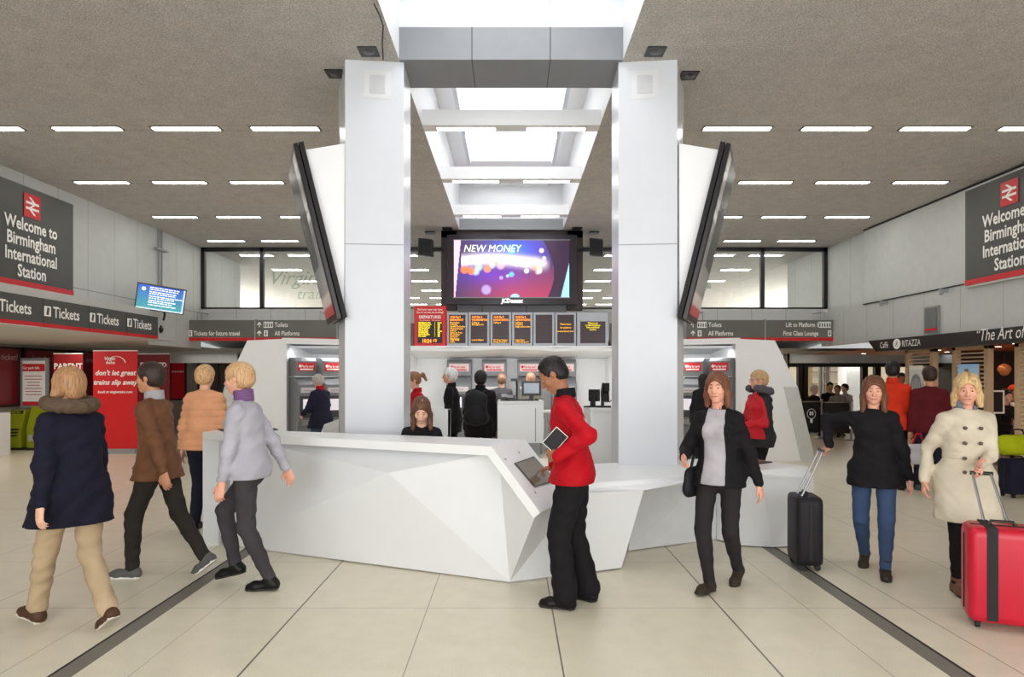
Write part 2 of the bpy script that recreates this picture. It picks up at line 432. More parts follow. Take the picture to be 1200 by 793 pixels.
        hcn((-.014, .088, -.072), (.014, .088, -.072), .0085, .0085, .012)
        hcn((-.03, .0985, -.0665), (.03, .0985, -.0665), .003, .003, .004, 's')
    else: hcn((0, .088, .0), (0, .108, -.03), .012, .016, .012)
    for sg in (1, -1): he(sg * .077, -.008, -.006, (.009, .02, .031), .008)
    body = v.build('body', skin(sk), root)
    M_s = Matrix.Scale(s, 4)
    # eyes, brows, mouth as small children
    if h < .013:
        for sg in (1, -1):
            m = MB(); c = hp(sg * .0305, .0765, .004); 
            m.lathe([(.0001, -.012), (.008, -.009), (.012, 0), (.008, .009), (.0001, .012)], (0, 0, 0), 12); m.v = [c + q for q in m.v]
            e = m.build('eye', mat('eye_white', S(235, 232, 228), rough=.25), root, local=True)
            m = MB(); m.disc(hp(sg * .0305, .0889, .003), .0062, hp(sg * .0305, 1, .003) - hp(sg * .0305, 0, .003), 10)
            m.build('iris', mat('eye_dark', S(40, 30, 24), rough=.2), e, local=True)
        if h < .0095:
            m = MB(); m.tube([hp(-.022, .0975, -.0625), hp(-.01, .101, -.0665), hp(.01, .101, -.0665), hp(.022, .0975, -.0625)], .004, 6)
            m.build('lips', mat('lip', S(168, 96, 88), rough=.45), root, local=True)
            for sg in (1, -1):
                m = MB(); m.tube([hp(sg * .013, .0935, .028), hp(sg * .03, .0925, .0315), hp(sg * .047, .078, .026)], [.003, .0036, .002], 6)
                m.build('eyebrow', mat('brow_' + (hair or {}).get('key', 'b'), tuple(c * .5 for c in S(*(hair or {}).get('rgb', (50, 40, 34))))), root, local=True)
    # ---- hair
    if hair:
        st = hair['style']; th = hair.get('t', .014); hl = hair.get('len', .2)
        hlo = [hc[i] - .24 for i in range(3)]; hhi = [hc[i] + .22 for i in range(3)]; hlo[2] = hc.z - .2 - hl
        w = Vol(hlo, hhi, min(h, .009) if h < .013 else h * .8)
        def E(a, f, u, r, k=.015, op='u'): w.ell(hp(a, f, u), [q * hs for q in r], k, op, M=HMn)
        E(0, -.014, .034, (.077 + th, .099 + th, .088 + th))
        E(0, -.035, -.02, (.074 + th * .8, .07 + th, .07), .02)
        if st in ('bob', 'long'):
            for sg in (1, -1):
                A = hp(sg * .068, .02, .03); B = hp(sg * .08, .0, -.06); Cc = hp(sg * .088, .0, -.07) + Vector((0, 0, -hl)) + fw * .01 * sg
                w.cone(A, B, .026, .032, .02).cone(B, Cc, .034, .024, .02)
            A = hp(0, -.07, .0); w.cone(A, hp(0, -.055, -.06) + Vector((0, 0, -hl)) - fw * .03, .07, .05, .04, flat=fw, ratio=.6)
        if st == 'pony':
            w.cone(hp(0, -.11, .03), hp(0, -.165, .045), .022, .026, .01).cone(hp(0, -.165, .045), hp(0, -.19, -.05), .03, .02, .02)
        if st == 'full':
            E(0, -.03, .02, (.1, .115, .1), .02)
            E(0, -.05, -.03, (.088, .08, .07), .02)
        # face opening
        if st in ('bob', 'long'):
            E(0, .1, -.035, (.064, .088, .1), .01, 's'); w.cone(hp(0, .11, -.1), hp(0, .11, -.35), .066, .085, .01, 's'); E(.012, .02, .13, (.006, .09, .02), .02, 's')
        elif st == 'receding': E(0, .1, .0, (.085, .085, .105), .01, 's'); w.cut(hp(0, 0, -.055), HM @ Vector((0, -.5, -1)))
        else: E(0, .09, -.045, (.085, .075, .1), .012, 's'); w.cut(hp(0, 0, -.075), HM @ Vector((0, -.9, -1)))
        if st not in ('bob', 'long'):
            for sg in (1, -1): E(sg * .095, .0, -.03, (.03, .03, .045), .008, 's')
        am = hair.get('am', .003)
        w.disp(lambda X, Y, Z: am * np.sin((X - hc.x) * 260 + Z * 30 + 3 * np.sin(Z * 20)) * np.cos((Y - hc.y) * 210 + Z * 22))
        ho = w.build('hair', hair_mat(hair['key'], hair['rgb']), root)
    if cover:   # knitted cap
        w = Vol([hc[i] - .18 for i in range(3)], [hc[i] + .2 for i in range(3)], h * .8); w.ell(hp(0, -.012, .045), (.093, .113, .1), M=HMn); w.cut(hp(0, 0, .035), HM @ Vector((0, 0, -1)))
        w.build('hat', mat('hat_' + str(cover), S(*cover), rough=.9, bump=.03, bscale=80), root)
    if glasses:
        m = MB()
        for sg in (1, -1):
            ring = [hp(sg * .033 + .021 * math.cos(a), .1, .002 + .017 * math.sin(a)) for a in [i * PI / 6 for i in range(13)]]
            m.tube(ring, .0016, 5, cap=False); m.tube([hp(sg * .054, .098, .004), hp(sg * .078, .0, .008)], .0016, 5)
        m.tube([hp(-.012, .103, .005), hp(.012, .103, .005)], .0016, 5)
        m.build('spectacles', mat('specs', S(30, 28, 30), rough=.3), root, local=True)
    fold = lambda am: (lambda X, Y, Z: am * (np.sin(X * 31 + Z * 43 + 2 * np.sin(Y * 17 + Z * 9)) + .8 * np.abs(np.sin(Y * 27 - Z * 37 + 1.5 * np.sin(X * 22))) + .45 * np.abs(np.sin(Z * 55 + X * 40 + 2 * np.sin(X * 25 + Y * 30)))))
    if hair and hair.get('beard'):
        q = Vol([hc[i] - .18 for i in range(3)], [hc[i] + .18 for i in range(3)], .006)
        q.cone(hp(-.03, .058, -.094), hp(.03, .058, -.094), .021, .021, .01); q.cone(hp(-.026, .088, -.052), hp(.026, .088, -.052), .008, .008, .006)
        q.build('beard', hair_mat('beard', hair['beard']), root)
    # ---- lapels and buttons
    # ---- trousers
    if legs:
        v = V(); tr = legs.get('r', 1.0); an_r = legs.get('ankle', .058)
        v.cone(pelv, waist - spd * .04, .148 * b, .128 * b, .05, flat=fwl, ratio=.75)
        for k in 'LR':
            j = J[k]; v.cone(j['hip'], j['kn'], .094 * b * tr, .07 * tr, .03).cone(j['kn'], j['an'] + (j['kn'] - j['an']) * .02, .068 * tr, an_r, .02); v.cone(j['kn'] * .85 + j['an'] * .15, j['kn'] * .45 + j['an'] * .55, .062, .054, .02)
        v.disp(fold(legs.get('fold', .0018)))
        if legs.get('skirt'):
            v.cut(Vector((0, 0, legs['skirt'])), (0, 0, -1))
        tro = v.build(legs.get('name', 'trousers'), legs['mat'], root)
    # ---- shoes
    sm = (shoes or {}).get('mat') or cloth('shoe_black', (24, 22, 22), rough=.45, bump=0)
    for k in 'LR':
        j = J[k]; hl = j['heel'] - j['t'] * .012; n = j['n']; t = j['t']; rise = (shoes or {}).get('rise', .05)
        c = [hl, j['an'], hl + t * .27]; vv = Vol([min(p[i] for p in c) - .12 for i in range(3)], [max(p[i] for p in c) + (.12 if i < 2 else .12 + rise) for i in range(3)], min(h, .008))
        vv.cone(hl + n * .035 + t * .025, hl + t * .17 + n * .028, .04, .043, .02).cone(hl + t * .17 + n * .026, hl + t * .215 + n * .022, .043, .034, .02)
        vv.cone(hl + n * .04 + t * .03, j['an'] + (j['kn'] - j['an']).normalized() * (rise - .05), .042, .048, .03)
        vv.cut(hl + n * .006, -n)
        so = vv.build((shoes or {}).get('name', 'shoe'), sm, root)
        if h <= .01:
            m = MB(); pr = [(-.02, .02), (-.02, -.02), (0, -.042), (.08, -.036), (.16, -.045), (.22, -.036), (.243, 0), (.22, .036), (.16, .045), (.08, .036), (0, .042)]
            w_ = t.cross(n).normalized(); m.prism([hl + t * (a + .012) + w_ * q + n * .001 for a, q in pr], n * .018)
            m.build('sole', (shoes or {}).get('sole') or mat('sole_dark', S(38, 34, 32), rough=.7), so, local=True)
    # ---- tops (jackets, coats), possibly several layers
    for tp in (top or []):
        v = V(); g = tp.get('g', .02); hem = tp.get('hem', .82); fl = tp.get('flare', .0)
        v.cone(pelv + spd * .02, waist, .14 * b + g, .125 * b + g, .05, flat=fwl, ratio=.76).cone(waist, chest, .12 * b + g * .9, .14 * b + g * .8, .06, flat=fwl, ratio=.76)
        v.cone(chest, neck - spd * .08, .135 * b + g * .7, .085, .05, flat=fwl, ratio=.75)
        if fem: 
            for sg in (1, -1): v.ell(chest + sd * sg * .07 + fwl * .075 - spd * .01, (.06 + g * .5, .055 + g * .5, .06 + g * .5), .03)
        for k in 'LR':
            j = J[k]; v.cone(neck - spd * .035, j['sh'] , .05 + g * .2, .045 + g * .3, .05)
            if tp.get('sleeve', True):
                tw = tp.get('cuff', .041); we = j['el'] + (j['wr'] - j['el']) * tp.get('slen', .97)
                v.cone(j['sh'], j['el'], .052 * b + g * .4, .044 + g * .45, .035).cone(j['el'], we, .045 + g * .5, tw, .03)
            if hem < pelv.z: v.cone(j['hip'], j['kn'], .094 * b + g, .08 + g + fl, .05)
        if hem < pelv.z - .02:
            lowp = Vector(((J['L']['kn'].x + J['R']['kn'].x) / 2 * .5 + pelv.x * .5, (J['L']['kn'].y + J['R']['kn'].y) / 2 * .7 + pelv.y * .3, hem - .03))
            v.cone(pelv, lowp, .15 * b + g, .15 * b + g + fl, .05, flat=fwl, ratio=.8)
        if tp.get('belt'):
            z = pelv + spd * .17; v.disp(lambda X, Y, Z: .016 * np.exp(-((Z - z.z) / .045) ** 2) + 0 * X + 0 * Y)
        v.disp(fold(tp.get('fold', .003)))
        if tp.get('puff'): 
            am, fr = tp['puff']; v.disp(lambda X, Y, Z: -am * np.abs(np.sin(Z * fr)) + 0 * X + 0 * Y)
        v.cut(Vector((0, 0, hem)), (0, 0, -1))
        nk = neck + spd * tp.get('neck', .0); 
        if tp.get('open'):   # open front: slit from collar to hem
            oc = tp['open']; v.cone(chest + fwl * .2 + spd * .16, chest + fwl * .2 - spd * .9, oc, oc * 1.3, .01, 's', flat=fwl, ratio=3.2)
        v.cut(nk + spd * .035, spd)
        # hollow the neck
        v.cone(nk - spd * .02 + fwl * .01, nk + spd * .1, .05, .062, .005, 's')
        ob = v.build(tp.get('name', 'jacket'), tp['mat'], root)
        if tp.get('collar'):
            cm, ch = tp['collar']; q = Vol([neck[i] - .2 for i in range(3)], [neck[i] + .25 for i in range(3)], min(h, .009))
            q.cone(nk - spd * .015 - fwl * .01, nk + spd * ch - fwl * .012, .08, .078, .01, flat=fwl, ratio=.95); q.cut(nk + spd * ch, spd); q.cut(nk - spd * .02, -spd)
            q.cone(nk - spd * .1, nk + spd * .4, .062, .066, .004, 's'); q.cone(nk + fwl * .1 - spd * .05, nk + fwl * .11 + spd * .2, .03, .045, .008, 's')
            q.build('collar', cm, ob)
        if tp.get('hood'):
            hm = tp['hood']; q = Vol([neck[i] - .26 for i in range(3)], [neck[i] + .26 for i in range(3)], min(h, .01))
            for i in range(10):
                a0 = PI * (i / 10 * 1.5 - .25); a1 = PI * ((i + 1) / 10 * 1.5 - .25)
                f = lambda a: neck + spd * (.03 - .025 * math.sin(a) + .01) + sd * math.cos(a) * .13 - fwl * (math.sin(a) * .13)
                q.cone(f(a0), f(a1), .045, .045, .02)
            q.disp(lambda X, Y, Z: .005 * np.sin(X * 90 + 3 * np.sin(Z * 60)) * np.cos(Y * 80 + Z * 70)); q.build('hood', hm, ob)
        if tp.get('belt'):
            q = V(); bz = pelv + spd * .17; bw = .125 * b + g - .004
            q.cone(bz - spd * .012, bz + spd * .012, bw + .004, bw + .004, .01, flat=fwl, ratio=.77); q.cut(bz + spd * .028, spd); q.cut(bz - spd * .028, -spd); q.build('belt', tp['mat'], ob)
            for zz in (.05, .16, .28, .4):
                for sg in (1, -1):
                    c_ = pelv + spd * zz + fwl * (.112 + g) + sd * sg * .055; mb = MB(); mb.lathe([(.0, .012), (.014, .01), (.014, -.01), (.0, -.01)], (0, 0, 0), 10); RX = Matrix.Rotation(R(90), 3, 'X'); mb.v = [c_ + RX @ p_ for p_ in mb.v]; mb.build('button', mat('button_horn', S(90, 80, 70)), ob, local=True)
        if tp.get('zip'):
            m = MB(); zf = chest + fwl * (.11 + g * .8); m.tube([zf + spd * .15 - fwl * .03, zf, zf - spd * .25], .004, 5); m.build('zip', mat('zip_metal', S(150, 150, 150), metal=.8, rough=.3), ob, local=True)
    if extra: extra(root, J, hp, dict(neck=neck, chest=chest, waist=waist, pelv=pelv, spd=spd, fw=fwl, sd=sd, h=h, V=V))
    # scale all meshes (data) to the person's height
    for ch in [root] + list(root.children_recursive):
        if ch.type == 'MESH' : ch.data.transform(M_s)
    Mw = Matrix.Translation(Vector((x, y, z0))) @ Matrix.Rotation(R(face), 4, 'Z') @ M_s
    J['M'] = Mw; J['root'] = root
    return J
def wp(J, k, q): return J['M'] @ J[k][q]
# ================================================================== the hall
HC = 4.75
WHITE = mat('white_solid_surface', S(236, 238, 240), rough=.32, var=.01)
WHITE2 = mat('white_painted', S(228, 230, 230), rough=.5, var=.015)
BLACK = mat('black_frame', S(20, 18, 19), rough=.35)
BLACKM = mat('black_matt', S(24, 23, 24), rough=.7)
GREYP = mat('grey_cladding', S(150, 152, 155), rough=.45, var=.02)
STEEL = mat('brushed_steel', S(170, 170, 172), rough=.3, metal=.9)
SIGNG = mat('sign_grey', S(74, 73, 70), rough=.5)
SIGNG2 = mat('sign_grey_lit', S(104, 104, 96), rough=.4, var=.12, vscale=1.2)
SIGNR = mat('sign_red', S(206, 16, 28), rough=.45)
SIGNW = mat('sign_white', S(238, 236, 230), rough=.5, emit=.08)
MGREY = mat('machine_grey', S(118, 120, 124), rough=.4)
MDARK = mat('machine_dark', S(62, 62, 66), rough=.4)
WALL = line_mat('wall_panels', S(194, 196, 194), [(1, 'mod', .1, .8, .006, .55), (2, 'at', 3.16, .008, .5)], rough=.55)
WALLB = line_mat('wall_panels_back', S(194, 196, 194), [(0, 'mod', .0, .83, .007, .55)], rough=.55)
WALLR = line_mat('wall_panels_right', S(194, 196, 194), [(1, 'mod', .4, 1.0, .006, .6)], rough=.55)
PLAINW = mat('wall_plain', S(196, 198, 195), rough=.55)
SOFFIT = mat('soffit_grey', S(196, 194, 190), rough=.6)
CEIL = line_mat('ceiling_textured', S(212, 206, 200), [(1, 'at', y_ + q_, .005, .62) for y_ in (8.55, 10.93, 13.31, 15.69) for q_ in (-.085, .085)], rough=.9, speck=(75, .24), bump=(60, .03, 1.0), var=.07)
jt = [(0, 'at', p, w, d) for p, w, d in ((-1.5, .006, .2), (-.594, .0035, .45), (.29, .0045, .25), (1.49, .006, .2), (2.1, .003, .5), (-2.1, .003, .6), (2.83, .004, .35), (-2.83, .003, .5))]
jt += [(0, 'mod', 3.74, 7.48, .004, .5), (0, 'mod', 4.7, 9.4, .004, .5), (0, 'mod', 5.6, 11.2, .004, .6), (1, 'mod', 6.05, 1.2, .0035, .5)]
FLOOR = line_mat('floor_terrazzo', S(224, 217, 196), jt, rough=.3, speck=(150, .09), var=.04, spec=.35)
GRAYF = mat('groove_strip', S(118, 114, 106), rough=.5)

# floor
m = MB(); m.quad((-13, -5, 0), (15, -5, 0), (15, 26, 0), (-13, 26, 0)); struct('floor', m, FLOOR)
for i, (x0, x1, dk) in enumerate(((-2.53, -2.41, -2.54), (2.41, 2.53, 2.40))):
    m = MB(); m.box((x0, -5, -.01), (x1, 9, .002)); s_ = struct('trim_%d' % (i + 1), m, GRAYF)
    m = MB(); m.box((x0 if i == 1 else x0 - .012, -5, -.01), (x0 + .014 if i == 1 else x0 + .004, 9, .003)); 
    if i == 1: m = MB(); m.box((x1 - .004, -5, -.01), (x1 + .014, 9, .003))
    m.build('joint_line', BLACKM, s_)

# ceiling with the long roof-light slot
m = MB(); SX = 1.1
for x0, x1, y0, y1 in ((-7.6, -SX, -5, 34), (SX, 7.8, -5, 34), (-SX, SX, -5, 2.5), (-SX, SX, 14.62, 34), (-13, -7.6, 18.9, 34), (7.8, 13, 18.9, 34)):
    m.quad((x0, y0, HC), (x0, y1, HC), (x1, y1, HC), (x1, y0, HC))
struct('ceiling', m, CEIL)
SH = mat('shaft_white', S(240, 241, 243), rough=.5, var=.01)
m = MB()
for sx in (-1, 1):
    x = sx * SX; m.quad((x, 2.5, HC), (x, 14.62, HC), (x, 14.62, 5.75), (x, 2.5, 5.75))
m.quad((-SX, 2.5, HC), (SX, 2.5, HC), (SX, 2.5, 5.75), (-SX, 2.5, 5.75))
m.quad((-SX, 14.62, 4.98), (SX, 14.62, 4.98), (SX, 14.62, 5.75), (-SX, 14.62, 5.75))
for x0, x1 in ((-SX, -.82), (.82, SX)): m.quad((x0, 2.5, 5.75), (x1, 2.5, 5.75), (x1, 14.62, 5.75), (x0, 14.62, 5.75))
for y0, y1 in ((2.5, 2.9), (6.5, 7.9), (8.2, 8.9), (10.5, 11.3), (12.9, 13.6), (14.3, 14.62)):
    m.box((-.82, y0, 5.7), (.82, y1, 5.75))
struct('wall_rooflight', m, SH)
m = MB(); m.box((-SX, 14.5, HC), (SX, 14.62, 4.98)); wrl = struct('trim_3', m, GREYP)
SKYG = glass_mat('skylight_glass', (1, 1, 1), .04)
for i, (y0, y1) in enumerate(((2.9, 6.5), (7.9, 8.2), (8.9, 10.5), (11.3, 12.9), (13.6, 14.3))):
    m = MB(); m.quad((-.82, y0, 5.74), (.82, y0, 5.74), (.82, y1, 5.74), (-.82, y1, 5.74)); w_ = struct('window_%d' % (i + 1), m, SKYG)
    m = MB()
    for x in (-.82, .76): m.box((x, y0, 5.62), (x + .06, y1, 5.7))
    m.build('window_frame', mat('frame_pale', S(214, 220, 228), rough=.4), w_)
# big cross beam between the columns
PBLUE = line_mat('beam_panel', S(132, 135, 140), [(0, 'mod', .385, .77, .006, .3)], rough=.4)
m = MB(); m.box((-SX, 6.7, HC), (SX, 7.36, 5.07)); bm_ = struct('trim_4', m, PBLUE)
m = MB(); m.box((-SX, 6.74, 5.07), (SX, 7.3, 5.74)); m.build('upstand', line_mat('beam_white', S(226, 230, 236), [(0, 'mod', .385, .77, .006, .6)], rough=.4), bm_)
TUBE = mat('lamp_tube', (1, 1, .97), emit=20.0, ecol=(1, .98, .94))
LDARK = mat('lamp_housing', S(120, 116, 110), rough=.5)
for i, y in enumerate((8.42, 10.72, 13.1)):
    m = MB(); m.box((-SX, y, HC - .01), (SX, y + .22, 4.93)); b_ = struct('trim_%d' % (5 + i), m, SH)
    for sx in (-1, 1):
        t = empty('ceiling_light', (sx * .56, y + .11, HC - .01), 'twin tube light strip under the %s rooflight cross beam' % ('nearest slim', 'middle slim', 'farthest slim')[i], 'light', 'rooflight beam lamps on the %s beam' % ('nearest', 'middle', 'farthest')[i])
        m = MB(); m.box((-.38, -.06, -.012), (.38, .06, 0)); m.build('frame', mat('pale_housing', S(196, 194, 192)), t, local=True)
        m = MB(); m.box((-.36, -.045, -.018), (.36, .045, -.012)); m.build('diffuser', TUBE, t, local=True)
        if sx == -1:
            pass
# recessed ceiling lights in rows
proto = None
for r_, y in enumerate((8.55, 10.93, 13.31, 15.69, 17.6, 20.0, 22.4, 24.8, 27.2, 29.6)):
    for xx in (2.83, 4.07, 5.31, 6.55):
        for sx in (-1, 1):
            if proto is None:
                proto = empty('ceiling_light', (0, 0, 0), 'x', 'light')
                m = MB(); m.box((-.44, -.075, -.012), (.44, .075, 0)); m.build('frame', LDARK, proto, local=True)
                m = MB(); m.box((-.41, -.05, -.018), (.41, .05, -.012)); m.build('diffuser', TUBE, proto, local=True); o = proto
            else: o = copy_tree(proto)
            o.location = (sx * xx, y, HC)
            side = 'left' if sx < 0 else 'right'
            if r_ < 4:
                nm = ('front', 'second', 'third', 'back')[r_]; o['label'] = 'recessed white tube light in the %s ceiling row, %s half' % (nm, side); o['group'] = '%s row ceiling lights, %s half' % (nm, side)
            else: o['label'] = 'recessed white tube light seen beyond the high back window'; o['group'] = 'ceiling lights beyond the back window'
# black square spotlights in the ceiling
sp = [(432, 60, 'left, nearer the rooflight'), (393, 86, 'left, outer one'), (768, 60, 'right, nearer the rooflight'), (807, 88, 'right, outer one')]
for px, py, t_ in sp:
    d = (HC - EYE) * F / (CY - py); x = (px - CX) / F * d
    t = empty('spotlight', (x, d, HC), 'black square recessed spotlight by the top of the %s' % ({'l': 'left column, ', 'r': 'right column, '}[t_[0]] + t_.split(', ')[1]), 'light')
    m = MB(); m.box((-.09, -.1, -.01), (.09, .1, 0)); m.build('housing', BLACK, t, local=True); m = MB(); m.lathe([(.0, -.014), (.05, -.012), (.06, -.01)], (0, 0, 0), 16); m.build('lens', mat('lens_dark', S(50, 50, 54), rough=.15), t, local=True)
for px, py in ((504, 273), (524, 268), (676, 268), (696, 273)):
    d = (HC - EYE) * F / (CY - py + 1); x = (px - CX) / F * d
    m = MB(); m.box((x - .1, d - .1, HC - .03), (x + .1, d + .1, HC)); o = m.build('spotlight', BLACK)
    tag(o, 'tiny black ceiling spotlight %s of the big video screen' % {504: 'outer left', 524: 'inner left', 676: 'inner right', 696: 'outer right'}[px], 'light')
# cable hanging by the rooflight edge
m = MB(); m.tube([at(438, 4, 5.6), at(445, 18, 5.75), at(449, 30, 5.95), at(448, 50, 6.3), at(449, 70, 6.64)], .006, 6)
tag(m.build('cable', BLACKM), 'thin black cable along ceiling edge at top left column', 'cable')

# walls ----------------------------------------------------------------
m = MB(); m.box((-7.6, -5, 2.82), (-7.5, 18.9, HC)); m.box((-7.6, 14.3, 2.3), (-7.5, 16.5, 2.82)); struct('wall_left', m, WALL)
m = MB(); m.box((7.65, -5, 3.15), (7.75, 18.9, HC)); struct('wall_right', m, WALLR)
m = MB(); m.box((7.5, -5, 3.17), (7.65, 14.5, HC - .03)); tag(m.build('wall_right_panel', PLAINW, keep=True), kind='structure')
m = MB(); m.box((7.48, -5, HC - .035), (7.66, 14.5, HC - .005)); m.box((7.47, -5, 3.15), (7.66, 14.5, 3.17)); struct('trim_8', m, BLACKM)
m = MB(); m.box((7.5, -5, 2.36), (7.65, 16.5, 3.15)); struct('wall_right_lower', m, WALLR)
m = MB(); m.box((-7.6, 16.5, 2.5), (7.75, 16.62, 3.28)); m.prism([(-7.6, 16.5, 2.5), (-7.6, 18.8, 2.28), (-7.6, 18.8, 2.6), (-7.6, 16.62, 2.6)], (15.35, 0, 0)); struct('wall_back', m, WALLB)
# far side of the back window
m = MB(); m.box((-13, 34, 2), (13, 34.1, HC)); m.box((-13, 18.9, 2), (-7.6, 19, HC)); m.box((7.75, 18.9, 2), (13, 19, HC)); m.box((-13.1, 18.9, 2), (-13, 34, HC)); m.box((13, 18.9, 2), (13.1, 34, HC)); m.box((-13, 19, 2.4), (13, 34, 2.5)); struct('wall_beyond', m, PLAINW)
GLB = glass_mat('window_glass', (.95, .97, .95), .1)
m = MB(); m.quad((-7.5, 16.56, 3.28), (7.65, 16.56, 3.28), (7.65, 16.56, HC), (-7.5, 16.56, HC)); wb = struct('window_6', m, GLB)
m = MB()
for x in (-7.5, -6.08, 6.04, 7.56): m.box((x, 16.5, 3.28), (x + .09, 16.6, HC))
m.box((-7.5, 16.5, HC - .1), (7.65, 16.6, HC)); m.box((-7.5, 16.5, 3.26), (7.65, 16.6, 3.3)); m.build('window_frame', BLACK, wb)
FROST = mat('frosted_vinyl', S(176, 184, 170), rough=.6)
m = MB()   # frosted swoosh letters on the glass
for cx, sg in ((-4.0, 1), (4.45, 1)):
    for k in range(14):
        a0, a1 = PI * .98 - k * PI / 30, PI * .98 - (k + 1) * PI / 30
        r0, r1 = .62 - k * .0, .42
        c = Vector((cx - .3, 16.49, 3.72))
        f = lambda a, r: c + Vector((-math.cos(a) * r * 1.1, 0, math.sin(a) * r))
        m.quad(f(a0, r0), f(a1, r0), f(a1, r1), f(a0, r1))
m.build('frosted_logo', glass_mat('frost', (.62, .72, .6), .05, .5), wb)
join_ = text_mb('Virgin', .5, (-5.9, 16.49, 3.85), (1, 0, 0), (0, 0, 1), shear=.4); join(join_, text_mb('trains', .38, (-5.2, 16.49, 3.5), (1, 0, 0), (0, 0, 1), shear=.3))
join_.build('frosted_lettering', MATS['frost'], wb)

# left: ticket fascia, soffit and ticket-hall wall
m = MB(); m.box((-7.5, -5, 2.8), (-7.0, 13.6, 2.93)); m.quad((-11.4, -5, 2.37), (-7.0, -5, 2.37), (-7.0, 14.3, 2.37), (-11.4, 14.3, 2.37)); m.quad((-11.4, 14.3, 2.37), (-7.5, 14.3, 2.37), (-7.5, 21, 2.3), (-11.4, 21, 2.3))
m.box((-7.5, 13.5, 2.36), (-7.02, 13.6, 2.85)); struct('trim_9', m, SOFFIT)
m = MB(); m.quad((-7.5, 16.5, 2.31), (12, 16.5, 2.31), (12, 21, 2.28), (-7.5, 21, 2.28)); struct('trim_10', m, SOFFIT)
WLOW = mat('lower_wall', S(172, 166, 156), rough=.6)
m = MB(); m.box((-11.45, -5, 0), (-11.35, 21, 2.4)); struct('wall_ticket_hall', m, WLOW)
m = MB(); m.box((-11.45, 21, 0), (6.0, 21.1, 2.4)); m.box((5.9, 20, 0), (6.0, 21, 2.4)); m.box((6, 20, 2.27), (12, 20.1, 2.4)); struct('wall_back_lower', m, WLOW)
# ticket sign boxes on the fascia
def icon_ticket(c, s_, r, u):
    """white square with a slanted ticket"""
    r = Vector(r); u = Vector(u); c = Vector(c); a = MB(); a.quad(c, c + r * s_, c + r * s_ + u * s_, c + u * s_)
    n = r.cross(u) * .004; b = MB()
    q = [(.28, .15), (.62, .1), (.78, .82), (.42, .9)]
    b.poly([c + n + r * s_ * x + u * s_ * y for x, y in q])
    return a, b
for i, y1 in enumerate((10.16, 11.26, 12.36, 13.46)):
    y0 = y1 - 1.1 if i else 7.5
    nm = ('nearest', 'second nearest', 'third nearest', 'farthest')[i]
    t = empty('ticket_sign', (-7.0, (y0 + y1) / 2, 2.38), 'grey Tickets fascia sign on the left wall, %s of the four' % nm, 'sign')
    m = MB(); m.box((-7.03, y0 + .008, 2.43), (-6.96, y1 - .008, 2.8)); m.build('panel', SIGNG, t)
    m = MB(); m.box((-7.03, y0 + .008, 2.375), (-6.955, y1 - .008, 2.43)); m.build('red_band', SIGNR, t)
    e = y1 - .12
    tx = text_mb('Tickets', .235, (-6.95, e - .78, 2.535), (0, 1, 0), (0, 0, 1), bold=.004, sx=.92); tx.build('lettering', SIGNW, t)
    a, b_ = icon_ticket((-6.95, e - .98, 2.54), .15, (0, 1, 0), (0, 0, 1)); k = a.build('ticket_symbol', SIGNW, t); b_.build('symbol_mark', SIGNG, k)
# welcome signs
def rail_logo(c, s_, r, u, n):
    c = Vector(c); r = Vector(r); u = Vector(u); n = Vector(n)
    bg = MB(); bg.quad(c - r * s_ / 2 - u * s_ / 2, c + r * s_ / 2 - u * s_ / 2, c + r * s_ / 2 + u * s_ / 2, c - r * s_ / 2 + u * s_ / 2)
    g = MB(); f = lambda x, y: c + n * .004 + r * x * s_ + u * y * s_
    for p in ([(-.4, .07), (.4, .07), (.4, .17), (-.4, .17)], [(-.4, -.17), (.4, -.17), (.4, -.07), (-.4, -.07)]): g.poly([f(*q) for q in p])
    for p in ([(-.2, .38), (-.06, .38), (.22, .17), (.08, .12)], [(-.2, -.1), (-.06, -.1), (.26, .1), (.1, .1)], [(.24, -.07), (.1, -.12), (-.06, -.38), (.1, -.38)]):
        pass
    g.poly([f(*q) for q in [(-.24, .36), (-.09, .36), (.2, .16), (.06, .14)]])
    g.poly([f(*q) for q in [(-.23, -.1), (-.09, -.1), (.2, .1), (.06, .1)][::1]])
    g.poly([f(*q) for q in [(-.06, -.14), (-.2, -.12), (.06, -.37), (.2, -.37)]]) if False else g.poly([f(*q) for q in [(-.22, -.15), (-.07, -.15), (.22, -.37), (.07, -.37)]])
    return bg, g
for sx, cy, z0, nm in ((-1, 10.55, 3.0, 'left'), (1, 10.14, 3.11, 'right')):
    X = sx * 7.45; r = Vector((0, 1, 0)) if sx < 0 else Vector((0, -1, 0)); u = Vector((0, 0, 1)); n = Vector((-sx, 0, 0))
    t = empty('welcome_sign', (X, cy, z0), 'large dark grey Welcome to Birmingham sign high on the %s wall' % nm, 'sign')
    m = MB(); m.box((X - .04, cy - 1, z0), (X + .04, cy + 1, z0 + 1.54)); m.build('panel', SIGNG, t)
    xf = X - sx * .045
    m = MB(); m.box((xf - .004, cy - 1, z0), (xf + .004, cy + 1, z0 + .085)); m.build('red_band', SIGNR, t)
    if sx > 0:
        m = MB(); m.box((X - .035, cy - 1.03, z0 - .03), (X + .05, cy + 1.03, z0 + 1.57)); m.build('frame', PLAINW, t)
    o_ = Vector((xf - sx * .006, cy, 0))
    bg, g = rail_logo(o_ + Vector((0, 0, z0 + 1.26)), .36, r, u, n); k = bg.build('rail_emblem', SIGNR, t); g.build('emblem_arrows', SIGNW, k)
    tx = MB()
    for i, ln in enumerate(('Welcome to', 'Birmingham', 'International', 'Station')):
        join(tx, text_mb(ln, .262, o_ + Vector((0, 0, z0 + .86 - i * .237)), r, u, 'CENTER', bold=.006, sx=.86))
    tx.build('lettering', SIGNW, t)
